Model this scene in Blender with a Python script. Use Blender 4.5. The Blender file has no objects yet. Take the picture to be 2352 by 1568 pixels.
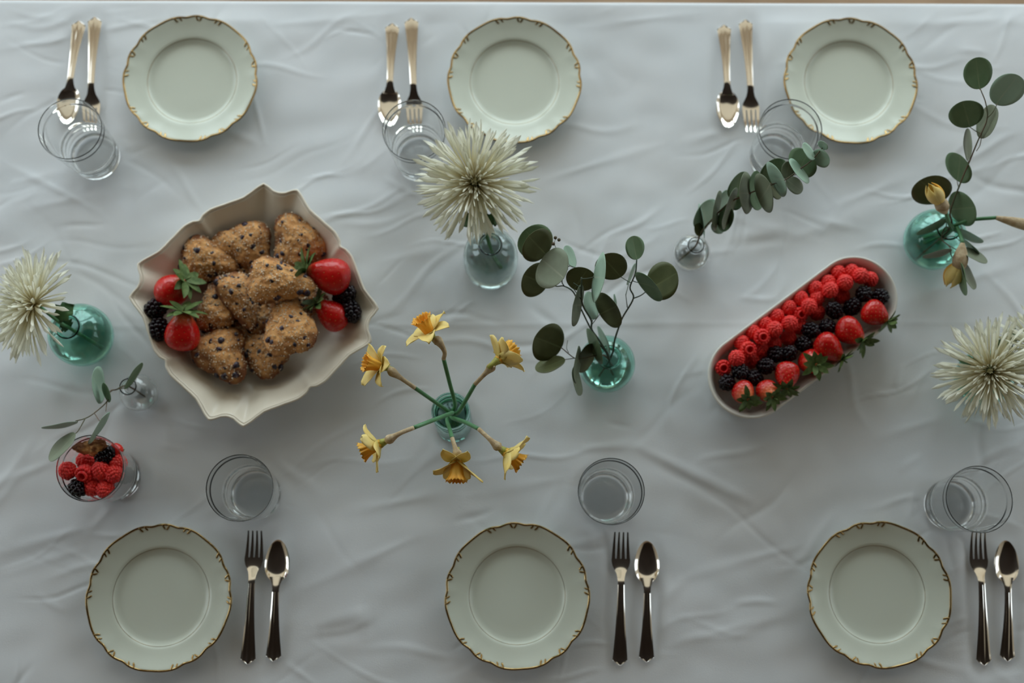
import bpy, math, random
import numpy as np
from mathutils import Vector, Matrix, noise

random.seed(7)
rng = np.random.default_rng(11)
SC = bpy.context.scene
COL = SC.collection
PI = math.pi

# ------------------------------------------------------------------ camera
W, H_IMG, F = 2352.0, 1568.0, 2934.0          # picture size and focal length in pixels
TZ = 0.75                                     # top of the laid table
CAM_H = 1.83                                  # camera above the table
_d = Vector(((1150 - 1176) / F, -(1360 - 784) / F, -1)).normalized()   # straight down, seen by the camera
Zw = -_d
Xw = (Vector((1, 0, 0)) - Zw * Zw.x).normalized()
Yw = Zw.cross(Xw)
ROT = Matrix((Xw, Yw, Zw))
CAM = Vector((0, 0, TZ + CAM_H))
cam_data = bpy.data.cameras.new('camera')
cam_data.sensor_width = 36
cam_data.lens = F / W * 36
cam_data.clip_start = 0.05
cam_data.dof.use_dof = True
cam_data.dof.focus_distance = 1.60
cam_data.dof.aperture_fstop = 2.6
cam = bpy.data.objects.new('camera', cam_data)
COL.objects.link(cam)
cam.matrix_world = Matrix.Translation(CAM) @ ROT.to_4x4()
SC.camera = cam

# ------------------------------------------------------------------ world, light, exposure
SC.view_settings.view_transform = 'Standard'
SC.view_settings.look = 'None'
SC.view_settings.gamma = 1
SC.view_settings.use_curve_mapping = False
SC.view_settings.exposure = 0.0
SC.cycles.max_bounces = 18
SC.cycles.transmission_bounces = 16
SC.cycles.transparent_max_bounces = 12
SC.cycles.diffuse_bounces = 7
SC.cycles.glossy_bounces = 6
SC.cycles.blur_glossy = 0.6
SC.cycles.sample_clamp_indirect = 12
wd = bpy.data.worlds.new('world')
SC.world = wd
wd.use_nodes = True
wd.node_tree.nodes['Background'].inputs[0].default_value = (0.62, 0.74, 0.85, 1)
wd.node_tree.nodes['Background'].inputs[1].default_value = 0.6

ROOM_X, ROOM_N, ROOM_S, ROOM_Z = 3.4, 3.1, -3.2, 3.7     # half width, window wall, rear wall, ceiling
WINDOWS = [(-2.2, 1.95), (0.0, 1.95), (2.2, 1.95)]      # centre x, width
WIN_Z0, WIN_Z1 = 0.90, 2.85
WIN_POWER = 58
for wx, ww in WINDOWS:
    L = bpy.data.lights.new('daylight', 'AREA')
    L.shape = 'RECTANGLE'
    L.size = ww
    L.size_y = WIN_Z1 - WIN_Z0
    L.energy = WIN_POWER
    L.color = (0.83, 0.965, 1.0)
    lo = bpy.data.objects.new('daylight', L)
    COL.objects.link(lo)
    lo.location = (wx, ROOM_N + 0.12, (WIN_Z0 + WIN_Z1) / 2)
    lo.rotation_euler = (-PI / 2, 0, 0)
FILL_WINDOWS = [(0.2, 1.2), (1.9, 1.2)]                    # unseen, added in the left and right walls as fill light: centre y, width
for sgn, wy, ww in [(-1, *q) for q in FILL_WINDOWS] + [(1, *q) for q in FILL_WINDOWS]:
    L = bpy.data.lights.new('daylight', 'AREA')
    L.shape = 'RECTANGLE'
    L.size = WIN_Z1 - WIN_Z0
    L.size_y = ww
    L.energy = 22 if sgn < 0 else 13
    L.color = (0.86, 0.95, 1.0)
    lo = bpy.data.objects.new('daylight', L)  # added fill light outside an unseen side window
    COL.objects.link(lo)
    lo.location = (sgn * (ROOM_X + 0.12), wy, (WIN_Z0 + WIN_Z1) / 2)
    lo.rotation_euler = (0, sgn * PI / 2, 0)


# ------------------------------------------------------------------ pixel -> place at a height above the table
def ray(px, py):
    return (ROT @ Vector(((px - 1176) / F, -(py - 784) / F, -1)))


def at(px, py, h=0.0):
    d = ray(px, py)
    t = (TZ + h - CAM.z) / d.z
    return CAM + d * t


def ppm(px, py, h=0.0):                        # pixels per metre there
    d = ray(px, py)
    t = (TZ + h - CAM.z) / d.z
    return F / t


def zoomed(ox, oy, s):
    return lambda x, y: (ox + x / s, oy + y / s)


# ------------------------------------------------------------------ mesh and object helpers
def mesh(name, verts, faces, mats, parent=None, origin=(0, 0, 0), smooth=True, midx=None, attr=None, sharp=0):
    me = bpy.data.meshes.new(name)
    o_ = Vector(origin)
    me.from_pydata([tuple(Vector(v) - o_) for v in verts], [], faces)
    if not isinstance(mats, (list, tuple)):
        mats = [mats]
    for m in mats:
        me.materials.append(m)
    if smooth:
        me.polygons.foreach_set('use_smooth', [True] * len(me.polygons))
    if midx is not None:
        me.polygons.foreach_set('material_index', midx)
    if attr is not None:
        for k, vals in attr.items():
            a = me.attributes.new(k, 'FLOAT', 'POINT')
            a.data.foreach_set('value', vals)
    me.update()
    if sharp:
        me.set_sharp_from_angle(angle=math.radians(sharp))
    o = bpy.data.objects.new(name, me)
    COL.objects.link(o)
    if parent is not None:
        o.parent = parent
    else:
        o.location = o_
    return o


def thing(name, label, cat, loc=(0, 0, 0), rot=(0, 0, 0), group=None):
    o = bpy.data.objects.new(name, None)
    o.empty_display_size = 0.02
    COL.objects.link(o)
    o.location = loc
    o.rotation_euler = rot
    return tag(o, label, cat, group)


def tag(o, label, cat, group=None):
    o['label'] = label
    o['category'] = cat
    if group:
        o['group'] = group
    return o


def copy_tree(o, parent=None):
    c = o.copy()
    COL.objects.link(c)
    if parent is not None:
        c.parent = parent
    for ch in list(o.children):
        copy_tree(ch, c)
    return c


class MB:
    def __init__(s):
        s.v, s.f, s.m = [], [], []

    def add(s, v, f, m=0):
        n = len(s.v)
        s.v += [Vector(p) for p in v]
        s.f += [tuple(i + n for i in q) for q in f]
        s.m += [m] * len(f)

    def build(s, name, mats, parent=None, origin=(0, 0, 0), smooth=True, attr=None):
        return mesh(name, s.v, s.f, mats, parent, origin, smooth, s.m, attr)


def lathe(prof, n=64, rad=None, close=False):
    """prof: list of (r, z); rad(phi, r) scales r. Ends with r == 0 become poles."""
    v, f, rows = [], [], []
    for (r, z) in prof:
        if r < 1e-7:
            rows.append([len(v)])
            v.append((0, 0, z))
        else:
            row = []
            for k in range(n):
                ph = 2 * PI * k / n
                rr = r * (rad(ph, r) if rad else 1)
                row.append(len(v))
                v.append((rr * math.cos(ph), rr * math.sin(ph), z))
            rows.append(row)
    pairs = list(zip(rows[:-1], rows[1:]))
    if close:
        pairs.append((rows[-1], rows[0]))
    for a, b in pairs:
        for k in range(n):
            k2 = (k + 1) % n
            if len(a) == 1 and len(b) == 1:
                continue
            if len(a) == 1:
                f.append((a[0], b[k2], b[k]))
            elif len(b) == 1:
                f.append((a[k], a[k2], b[0]))
            else:
                f.append((a[k], a[k2], b[k2], b[k]))
    return v, f


def smooth_path(pts, sub=6):
    P = [Vector(p) for p in pts]
    if len(P) < 3:
        return [P[0].lerp(P[-1], i / sub) for i in range(sub + 1)]
    P = [P[0] * 2 - P[1]] + P + [P[-1] * 2 - P[-2]]
    out = []
    for i in range(1, len(P) - 2):
        p0, p1, p2, p3 = P[i - 1:i + 3]
        for k in range(sub):
            t = k / sub
            out.append(0.5 * ((2 * p1) + (p2 - p0) * t + (2 * p0 - 5 * p1 + 4 * p2 - p3) * t * t
                              + (3 * p1 - p0 - 3 * p2 + p3) * t ** 3))
    out.append(P[-2])
    return out


def tube(pts, rad, n=8, flat=1.0, flat_axis=None, caps=True):
    P = [Vector(p) for p in pts]
    m = len(P)
    R = [rad(i / (m - 1)) if callable(rad) else rad for i in range(m)]
    T = [(P[min(i + 1, m - 1)] - P[max(i - 1, 0)]).normalized() for i in range(m)]
    up = Vector(flat_axis) if flat_axis is not None else (Vector((0, 0, 1)) if abs(T[0].z) < .9 else Vector((1, 0, 0)))
    v, f = [], []
    for i in range(m):
        a = (up - T[i] * up.dot(T[i]))
        if a.length < 1e-6:
            a = T[i].orthogonal()
        a.normalize()
        b = T[i].cross(a)
        up = a
        for k in range(n):
            ph = 2 * PI * k / n
            v.append(P[i] + (a * math.cos(ph) * flat + b * math.sin(ph)) * R[i])
    for i in range(m - 1):
        for k in range(n):
            k2 = (k + 1) % n
            f.append((i * n + k, i * n + k2, (i + 1) * n + k2, (i + 1) * n + k))
    if caps:
        f.append(tuple(range(n - 1, -1, -1)))
        f.append(tuple((m - 1) * n + k for k in range(n)))
    return v, f


def ico(level=1):
    import bmesh
    bm = bmesh.new()
    bmesh.ops.create_icosphere(bm, subdivisions=level, radius=1)
    v = [p.co.copy() for p in bm.verts]
    f = [tuple(q.index for q in p.verts) for p in bm.faces]
    bm.free()
    return v, f


ICO1, ICO2, ICO4, ICO5 = ico(1), ico(2), ico(4), ico(5)


def box(x0, x1, y0, y1, z0, z1):
    v = [(x, y, z) for x in (x0, x1) for y in (y0, y1) for z in (z0, z1)]
    f = [(0, 1, 3, 2), (4, 6, 7, 5), (0, 4, 5, 1), (2, 3, 7, 6), (0, 2, 6, 4), (1, 5, 7, 3)]
    return v, f


def frame(n, up=(0, 1, 0)):
    """rotation whose z axis is n"""
    z = Vector(n).normalized()
    u = Vector(up)
    x = u.cross(z)
    if x.length < 1e-4:
        x = Vector((1, 0, 0)).cross(z)
    x.normalize()
    y = z.cross(x)
    return Matrix((x, y, z)).transposed()


# ------------------------------------------------------------------ materials
def mat(name, color, rough=0.5, metal=0.0, spec=0.5, color2=None, scale=40.0, detail=3.0, bump=0.0, bump_scale=200.0,
        sss=0.0, sss_r=(0.01, 0.004, 0.003), coat=0.0, trans=0.0, ior=1.45, sheen=0.0, translucent=0.0, attr=None, attr_color=None, lo=.35, hi=.65):
    m = bpy.data.materials.new(name)
    m.use_nodes = True
    nt = m.node_tree
    b = nt.nodes['Principled BSDF']
    b.inputs['Base Color'].default_value = (*color, 1)
    b.inputs['Roughness'].default_value = rough
    b.inputs['Metallic'].default_value = metal
    b.inputs['Specular IOR Level'].default_value = spec
    b.inputs['IOR'].default_value = ior
    b.inputs['Transmission Weight'].default_value = trans
    b.inputs['Coat Weight'].default_value = coat
    b.inputs['Coat Roughness'].default_value = 0.05
    b.inputs['Sheen Weight'].default_value = sheen
    if sss:
        b.inputs['Subsurface Weight'].default_value = sss
        b.inputs['Subsurface Radius'].default_value = sss_r
        b.inputs['Subsurface Scale'].default_value = 1.0
    tc = nt.nodes.new('ShaderNodeTexCoord')
    out = None
    if color2 is not None:
        nz = nt.nodes.new('ShaderNodeTexNoise')
        nz.inputs['Scale'].default_value = scale
        nz.inputs['Detail'].default_value = detail
        nt.links.new(tc.outputs['Object'], nz.inputs['Vector'])
        mr = nt.nodes.new('ShaderNodeMapRange')
        mr.inputs[1].default_value = lo
        mr.inputs[2].default_value = hi
        nt.links.new(nz.outputs['Fac'], mr.inputs[0])
        mx = nt.nodes.new('ShaderNodeMix')
        mx.data_type = 'RGBA'
        mx.inputs[6].default_value = (*color, 1)
        mx.inputs[7].default_value = (*color2, 1)
        nt.links.new(mr.outputs[0], mx.inputs[0])
        out = mx.outputs[2]
    if attr is not None:
        at_ = nt.nodes.new('ShaderNodeAttribute')
        at_.attribute_name = attr
        mx = nt.nodes.new('ShaderNodeMix')
        mx.data_type = 'RGBA'
        mx.inputs[6].default_value = (*color, 1)
        mx.inputs[7].default_value = (*attr_color, 1)
        if out is not None:
            nt.links.new(out, mx.inputs[6])
        nt.links.new(at_.outputs['Fac'], mx.inputs[0])
        out = mx.outputs[2]
    if out is not None:
        nt.links.new(out, b.inputs['Base Color'])
    if translucent:
        tr = nt.nodes.new('ShaderNodeBsdfTranslucent')
        tr.inputs[0].default_value = (*color, 1)
        if out is not None:
            nt.links.new(out, tr.inputs[0])
        ms = nt.nodes.new('ShaderNodeMixShader')
        ms.inputs[0].default_value = translucent
        nt.links.new(b.outputs[0], ms.inputs[1])
        nt.links.new(tr.outputs[0], ms.inputs[2])
        nt.links.new(ms.outputs[0], nt.nodes['Material Output'].inputs['Surface'])
    if bump:
        nz = nt.nodes.new('ShaderNodeTexNoise')
        nz.inputs['Scale'].default_value = bump_scale
        nz.inputs['Detail'].default_value = 3
        nt.links.new(tc.outputs['Object'], nz.inputs['Vector'])
        bp = nt.nodes.new('ShaderNodeBump')
        bp.inputs['Strength'].default_value = bump
        bp.inputs['Distance'].default_value = 0.001
        nt.links.new(nz.outputs['Fac'], bp.inputs['Height'])
        nt.links.new(bp.outputs['Normal'], b.inputs['Normal'])
    return m


def glass(name, color, rough=0.0, ior=1.47):
    m = bpy.data.materials.new(name)
    m.use_nodes = True
    nt = m.node_tree
    nt.nodes.remove(nt.nodes['Principled BSDF'])
    g = nt.nodes.new('ShaderNodeBsdfGlass')
    g.inputs['Color'].default_value = (*color, 1)
    g.inputs['Roughness'].default_value = rough
    g.inputs['IOR'].default_value = ior
    nt.links.new(g.outputs[0], nt.nodes['Material Output'].inputs['Surface'])
    return m


M = {}
M['cloth'] = mat('white_linen', (0.65, 0.675, 0.705), 0.85, spec=0.2, sheen=0.15, color2=(0.68, 0.695, 0.72), scale=9, bump=0.25, bump_scale=900)
M['porcelain'] = mat('porcelain', (0.59, 0.625, 0.545), 0.20, spec=0.32)
M['stoneware'] = mat('cream_stoneware', (0.74, 0.675, 0.565), 0.24, spec=0.4)
M['baker'] = mat('white_stoneware', (0.70, 0.68, 0.62), 0.25, spec=0.5, coat=0.1)
M['gilt'] = mat('gilt', (0.32, 0.215, 0.09), 0.12, metal=1.0)
M['steel'] = mat('polished_steel', (0.80, 0.755, 0.69), 0.10, metal=1.0)
M['glass_clear'] = glass('clear_glass', (0.994, 0.998, 0.996))
M['glass_aqua'] = glass('aqua_glass', (0.945, 0.985, 0.98))
M['glass_teal'] = glass('teal_glass', (0.80, 0.955, 0.915))
M['glass_pale_teal'] = glass('pale_teal_glass', (0.86, 0.97, 0.95))
M['water'] = glass('water', (0.985, 0.995, 0.99), ior=1.33)
M['raspberry'] = mat('raspberry_flesh', (0.92, 0.055, 0.042), 0.36, spec=0.4, sss=0.3, sss_r=(0.005, 0.0008, 0.0006), color2=(0.78, 0.026, 0.028), scale=60)
M['blackberry'] = mat('blackberry_skin', (0.003, 0.002, 0.004), 0.13, spec=0.30, color2=(0.012, 0.002, 0.005), scale=50)
M['strawberry'] = mat('strawberry_flesh', (0.60, 0.014, 0.010), 0.20, spec=0.5, sss=0.15, sss_r=(0.004, 0.0008, 0.0005), color2=(0.48, 0.008, 0.008), scale=45, bump=0.35, bump_scale=260, attr='pale', attr_color=(0.78, 0.24, 0.09))
M['seed'] = mat('strawberry_seed', (0.62, 0.30, 0.08), 0.4)
M['calyx'] = mat('strawberry_leaf', (0.060, 0.105, 0.026), 0.55, spec=.3, color2=(0.125, 0.18, 0.06), scale=140)
M['scone'] = mat('scone_crust', (0.66, 0.35, 0.13), 0.8, color2=(0.46, 0.20, 0.06), scale=130, detail=5, bump=1.0, bump_scale=420, attr='bake', attr_color=(0.16, 0.050, 0.012))
M['sugar'] = mat('sugar', (0.82, 0.66, 0.46), 0.15, trans=0.25)
M['blueberry'] = mat('baked_blueberry', (0.014, 0.010, 0.016), 0.35, color2=(0.035, 0.015, 0.03), scale=150)
M['petal_white'] = mat('white_petal', (0.95, 0.945, 0.86), 0.5, spec=.3, attr='pale', attr_color=(0.86, 0.78, 0.52), translucent=.5)
M['petal_cream'] = mat('cream_petal', (0.72, 0.68, 0.44), 0.55, attr='pale', attr_color=(0.30, 0.30, 0.09), translucent=.3)
M['mum_green'] = mat('leaf_deep_green', (0.035, 0.10, 0.04), 0.5, color2=(0.06, 0.14, 0.05), scale=60)
M['daffodil'] = mat('yellow_petal', (0.84, 0.65, 0.20), 0.5, color2=(0.84, 0.70, 0.30), scale=50, attr='pale', attr_color=(0.66, 0.52, 0.10), translucent=.25)
M['corona'] = mat('orange_yellow_trumpet', (0.90, 0.46, 0.045), 0.5, color2=(0.88, 0.54, 0.08), scale=80, translucent=.25)
M['spathe'] = mat('papery_brown', (0.34, 0.24, 0.13), 0.75, color2=(0.50, 0.40, 0.26), scale=120, bump=0.6, bump_scale=400)
M['stem_green'] = mat('green_stem', (0.055, 0.17, 0.065), 0.42, color2=(0.09, 0.24, 0.11), scale=40)
M['tube_green'] = mat('yellow_green_tube', (0.32, 0.32, 0.06), 0.5)
M['euca_dark'] = mat('dark_olive_leaf', (0.080, 0.092, 0.038), 0.45, spec=0.35, color2=(0.105, 0.118, 0.050), scale=45, attr='pale', attr_color=(0.19, 0.21, 0.10))
M['euca_mid'] = mat('green_leaf', (0.105, 0.175, 0.090), 0.5, spec=0.35, color2=(0.135, 0.21, 0.115), scale=45, attr='pale', attr_color=(0.24, 0.29, 0.17))
M['euca_grey'] = mat('grey_green_leaf', (0.17, 0.20, 0.135), 0.5, spec=0.35, color2=(0.145, 0.165, 0.11), scale=45, attr='pale', attr_color=(0.26, 0.27, 0.19))
M['euca_light'] = mat('silvery_leaf', (0.27, 0.39, 0.30), 0.5, spec=0.35, color2=(0.30, 0.42, 0.33), scale=45, attr='pale', attr_color=(0.40, 0.46, 0.35))
M['twig'] = mat('reddish_twig', (0.13, 0.075, 0.05), 0.6, color2=(0.075, 0.085, 0.04), scale=30)
M['twig_dark'] = mat('dark_green_twig', (0.035, 0.07, 0.045), 0.5, color2=(0.06, 0.06, 0.035), scale=30)
M['wood'] = mat('dark_wood', (0.022, 0.014, 0.010), 0.6, spec=0.25, color2=(0.014, 0.009, 0.006), scale=6)
M['wood_floor'] = mat('floor_wood', (0.34, 0.22, 0.13), 0.45, color2=(0.26, 0.16, 0.09), scale=5)
M['plaster'] = mat('cream_plaster', (0.72, 0.63, 0.50), 0.9, color2=(0.70, 0.61, 0.48), scale=3)
M['tan'] = mat('tan_plaster', (0.34, 0.23, 0.14), 0.9, color2=(0.32, 0.21, 0.13), scale=3)
M['paint'] = mat('white_paint', (0.75, 0.73, 0.68), 0.5)


# ------------------------------------------------------------------ the room
def struct(name, vf, m, parent=None):
    o = mesh(name, vf[0], vf[1], m, parent, smooth=False)
    if parent is None:
        o['kind'] = 'structure'
    return o


def boxes(*bs):
    b = MB()
    for q in bs:
        b.add(*box(*q))
    return b.v, b.f


RX, RN, RS, RZ = ROOM_X, ROOM_N, ROOM_S, ROOM_Z
struct('floor', boxes((-RX - .2, RX + .2, RS - .2, RN + .2, -0.1, 0)), M['wood_floor'])
CEIL_SPLIT = 1.35
struct('ceiling', boxes((-RX - .2, RX + .2, CEIL_SPLIT, RN + .2, RZ, RZ + .1)), M['plaster'])
struct('ceiling_rear', boxes((-RX - .2, RX + .2, RS - .2, CEIL_SPLIT, RZ - .12, RZ + .1)), M['wood'])
for sgn, side in ((-1, 'left'), (1, 'right')):
    xa, xb = sorted((sgn * RX, sgn * (RX + .2)))
    wl = [(xa, xb, RS, RN, 0, WIN_Z0), (xa, xb, RS, RN, WIN_Z1, RZ)]
    edges = [RS] + [e for wy, ww in FILL_WINDOWS for e in (wy - ww / 2, wy + ww / 2)] + [RN]
    for i in range(0, len(edges), 2):
        wl.append((xa, xb, edges[i], edges[i + 1], WIN_Z0, WIN_Z1))
    struct('wall_' + side, boxes(*wl), M['plaster'])
    for i, (wy, ww) in enumerate(FILL_WINDOWS):  # frames of the side windows added for fill light
        a, b, t = wy - ww / 2, wy + ww / 2, .045
        x0, x1 = sorted((sgn * (RX + .08), sgn * (RX + .03)))
        zm = (WIN_Z0 + WIN_Z1) / 2
        struct('window_%d' % (i + (4 if sgn < 0 else 6)), boxes((x0, x1, a, b, WIN_Z0, WIN_Z0 + t), (x0, x1, a, b, WIN_Z1 - t, WIN_Z1), (x0, x1, a, a + t, WIN_Z0 + t, WIN_Z1 - t),
               (x0, x1, b - t, b, WIN_Z0 + t, WIN_Z1 - t), (x0, x1, wy - .02, wy + .02, WIN_Z0 + t, WIN_Z1 - t), (x0, x1, a + t, wy - .02, zm - .015, zm + .015), (x0, x1, wy + .02, b - t, zm - .015, zm + .015)), M['paint'])
struct('wall_rear', boxes((-RX, RX, RS - .2, RS, 0, RZ)), M['tan'])
wb = [(-RX, RX, RN, RN + .2, 0, WIN_Z0), (-RX, RX, RN, RN + .2, WIN_Z1, RZ)]
edges = [-RX] + [e for wx, ww in WINDOWS for e in (wx - ww / 2, wx + ww / 2)] + [RX]
for i in range(0, len(edges), 2):
    wb.append((edges[i], edges[i + 1], RN, RN + .2, WIN_Z0, WIN_Z1))
struct('wall_front', boxes(*wb), M['plaster'])
for i, (wx, ww) in enumerate(WINDOWS):
    a, b = wx - ww / 2, wx + ww / 2
    t = .045
    y0, y1 = RN + .03, RN + .08
    bs = [(a, b, y0, y1, WIN_Z0, WIN_Z0 + t), (a, b, y0, y1, WIN_Z1 - t, WIN_Z1),
          (a, a + t, y0, y1, WIN_Z0 + t, WIN_Z1 - t), (b - t, b, y0, y1, WIN_Z0 + t, WIN_Z1 - t),
          (wx - .02, wx + .02, y0, y1, WIN_Z0 + t, WIN_Z1 - t)]
    for k in (1, 2):
        zz = WIN_Z0 + (WIN_Z1 - WIN_Z0) * k / 3
        bs.append((a + t, wx - .02, y0, y1, zz - .015, zz + .015))
        bs.append((wx + .02, b - t, y0, y1, zz - .015, zz + .015))
    struct('window_%d' % (i + 1), boxes(*bs), M['paint'])

# ------------------------------------------------------------------ table and cloth
EDGE_N = at(1176, 4).y
TX0, TX1, TY0, TY1 = -1.05, 1.08, -0.205, EDGE_N - 0.004
tb = thing('dining_table', 'long dining table hidden under the white tablecloth', 'table', ((TX0 + TX1) / 2, (TY0 + TY1) / 2, 0))
mesh('tabletop', *boxes((TX0 + .006, TX1 - .006, TY0 + .006, TY1 - .006, TZ - .045, TZ - .008)), M['wood'], tb, tb.location, smooth=False)
for lx in (TX0 + .1, TX1 - .1):
    for ly in (TY0 + .1, TY1 - .1):
        mesh('leg', *boxes((lx - .035, lx + .035, ly - .035, ly + .035, 0, TZ - .045)), M['wood'], tb, tb.location, smooth=False)

FOOT = []           # places where something presses the cloth flat: (x0, y0, x1, y1, radius)
def press(p, r, q=None):
    q = q if q is not None else p
    FOOT.append((p[0], p[1], q[0], q[1], r))


def seg_dist(X, Y, ax, ay, bx, by):
    dx, dy = bx - ax, by - ay
    L2 = dx * dx + dy * dy + 1e-12
    t = np.clip(((X - ax) * dx + (Y - ay) * dy) / L2, 0, 1)
    return np.hypot(X - (ax + t * dx), Y - (ay + t * dy)), t


def build_cloth():
    step = 0.0031
    nx = int((TX1 - TX0) / step) + 1
    ny = int((TY1 - TY0) / step) + 1
    gx = np.linspace(TX0, TX1, nx)
    gy = np.linspace(TY0, TY1, ny)
    X, Y = np.meshgrid(gx, gy)
    Z = np.zeros_like(X)
    r2 = np.random.default_rng(5)
    # soft undulation
    for _ in range(26):
        k = r2.uniform(8, 34)
        th = r2.normal(1.35, 0.7)
        Z += 0.0032 / k * 8 * r2.uniform(.15, .55) * np.sin(k * (X * math.cos(th) + Y * math.sin(th)) + r2.uniform(0, 6.3))
    # fine creasing, mostly running along the table and up to the right
    for _ in range(60):
        k = r2.uniform(40, 150)
        th = r2.normal(1.9, 0.55)
        env = np.clip(np.sin(r2.uniform(2, 9) * X + r2.uniform(0, 6.3)) * np.sin(r2.uniform(2, 9) * Y + r2.uniform(0, 6.3)), 0, 1)
        ph = k * (X * math.cos(th) + Y * math.sin(th)) + 1.5 * np.sin(9 * X + r2.uniform(0, 6)) + r2.uniform(0, 6.3)
        Z += env * 0.00022 * np.sin(ph) * 70 / k
    # random short creases, none of them straight
    XD = X + .010 * np.sin(17 * Y + 6 * X + 1) + .004 * np.sin(51 * Y - 23 * X)
    YD = Y + .012 * np.sin(13 * X - 5 * Y + 2) + .005 * np.sin(47 * X + 19 * Y)
    for _ in range(420):
        ax, ay = r2.uniform(TX0, TX1), r2.uniform(TY0, TY1)
        th = r2.normal(0.35, 0.6)
        ln = r2.uniform(.04, .22)
        w = r2.uniform(.0016, .006)
        d, t = seg_dist(XD, YD, ax, ay, ax + ln * math.cos(th), ay + ln * math.sin(th))
        Z += r2.choice([1, 1, -1]) * r2.uniform(.0004, .0014) * np.exp(-(d / w) ** 2) * np.sin(PI * np.clip(t, .02, .98))
    # the creases one can pick out in the picture: (pixels from, pixels to, width m, height m)
    NAMED = [
        ((-60, 752), (2420, 738), .0035, .0008), ((-60, 766), (2420, 752), .006, -.0004),
        ((1470, 1030), (1720, 1150), .007, .0040), ((1480, 1050), (1700, 1165), .010, -.0030),
        ((1340, 1030), (1470, 1022), .007, .003), ((1690, 545), (1800, 525), .012, .0035), ((1700, 560), (1810, 545), .012, -.0035),
        ((1830, 540), (1960, 500), .01, .0025), ((1560, 330), (1700, 290), .008, .002), ((580, 210), (610, 330), .005, .0025),
        ((590, 330), (520, 300), .006, .002), ((0, 60), (330, 20), .006, .0016), ((0, 115), (420, 35), .006, .0018),
        ((620, 60), (900, 30), .006, .0014), ((1340, 60), (1640, 25), .006, .0016), ((2100, 60), (2352, 40), .007, .0014),
        ((600, 1020), (720, 1120), .009, .0035), ((640, 1050), (700, 1090), .010, -.003), ((720, 1440), (860, 1400), .010, .0035),
        ((740, 1460), (850, 1440), .010, -.0035), ((820, 1390), (840, 1460), .008, .002), ((700, 1350), (960, 1230), .007, .0018),
        ((2150, 1350), (2230, 1250), .008, .0026), ((2190, 1430), (2260, 1330), .008, .0022), ((2180, 1500), (2352, 1430), .008, .0022),
        ((1560, 1330), (1840, 1250), .007, .0018), ((1540, 1480), (1840, 1400), .007, .0014), ((0, 1270), (200, 1210), .007, .0022),
        ((0, 1320), (190, 1260), .006, .0014), ((0, 1110), (120, 1060), .008, .002), ((130, 900), (230, 1000), .016, -.003),
        ((960, 500), (1050, 440), .006, .0012), ((1230, 420), (1520, 330), .006, .0016), ((1900, 480), (2100, 400), .007, .002),
        ((2080, 690), (2352, 600), .007, .0016), ((1620, 480), (1900, 560), .006, .0012), ((510, 1190), (508, 1240), .004, .0014),
        ((780, 1180), (1020, 1130), .008, .002), ((880, 600), (1060, 560), .006, .001), ((60, 480), (300, 430), .007, .0014),
        ((30, 420), (160, 390), .007, .0012), ((2000, 1010), (2160, 960), .008, .0018), ((1060, 1140), (1290, 1100), .008, .0014),
    ]
    for (a, b, w, amp) in NAMED:
        p, q = at(*a), at(*b)
        d, t = seg_dist(X, Y, p.x, p.y, q.x, q.y)
        wig = 1 + .35 * np.sin(37 * X + 23 * Y + a[0])
        Z += amp * .55 * np.exp(-(d / (w * wig)) ** 2) * np.sin(PI * np.clip(t, .03, .97)) ** .5
    # things lie on the cloth and press it flat
    for (ax, ay, bx, by, r) in FOOT:
        d, _ = seg_dist(X, Y, ax, ay, bx, by)
        s = np.clip((d - r) / .022, 0, 1)
        s = s * s * (3 - 2 * s)
        Z = Z * s - .0006 * (1 - s)
    Z = np.clip(Z, -.0055, .006)
    e = np.minimum(np.minimum(X - TX0, TX1 - X), np.minimum(Y - TY0, TY1 - Y))
    Z *= np.clip(e / .03, 0, 1)
    Z += TZ
    verts = np.stack([X, Y, Z], -1).reshape(-1, 3)
    idx = np.arange(nx * ny).reshape(ny, nx)
    faces = np.stack([idx[:-1, :-1], idx[:-1, 1:], idx[1:, 1:], idx[1:, :-1]], -1).reshape(-1, 4)
    # the drop all round
    ring = list(idx[0, :-1]) + list(idx[:-1, -1]) + list(idx[-1, :0:-1]) + list(idx[:0:-1, 0])
    ring = [int(i) for i in ring]
    V = [tuple(p) for p in verts]
    Fc = [tuple(int(i) for i in q) for q in faces]
    cx, cy = (TX0 + TX1) / 2, (TY0 + TY1) / 2
    prev = ring
    n = len(ring)
    for (out, dz) in ((.003, -.0012), (.005, -.004), (.006, -.012), (.008, -.05), (.012, -.11), (.016, -.18), (.018, -.25)):
        cur = []
        for k, i in enumerate(ring):
            x, y, _ = V[i]
            sx = (1 if x >= TX1 - 1e-6 else -1 if x <= TX0 + 1e-6 else 0)
            sy = (1 if y >= TY1 - 1e-6 else -1 if y <= TY0 + 1e-6 else 0)
            wv = .010 * (abs(dz) / .25) * math.sin(k * .065 + 2 * math.sin(k * .013))
            cur.append(len(V))
            V.append((x + sx * (out + wv), y + sy * (out + wv), TZ + dz))
        for k in range(n):
            k2 = (k + 1) % n
            Fc.append((prev[k], cur[k], cur[k2], prev[k2]))
        prev = cur
    o = mesh('tablecloth', V, Fc, M['cloth'])
    return tag(o, 'creased white linen tablecloth covering the whole table', 'tablecloth')


# ------------------------------------------------------------------ plates
def plate_rad(ph):
    """five scalloped groups round the rim"""
    d = math.degrees(ph) % 72
    d = d - 72 if d > 36 else d
    a = abs(d)
    return 1 + .010 * math.exp(-((a - 23) / 9) ** 2) - .017 * math.exp(-((a - 10.5) / 4.2) ** 2) + .006 * math.exp(-(d / 5) ** 2) - .004


RP = 0.1005


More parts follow.
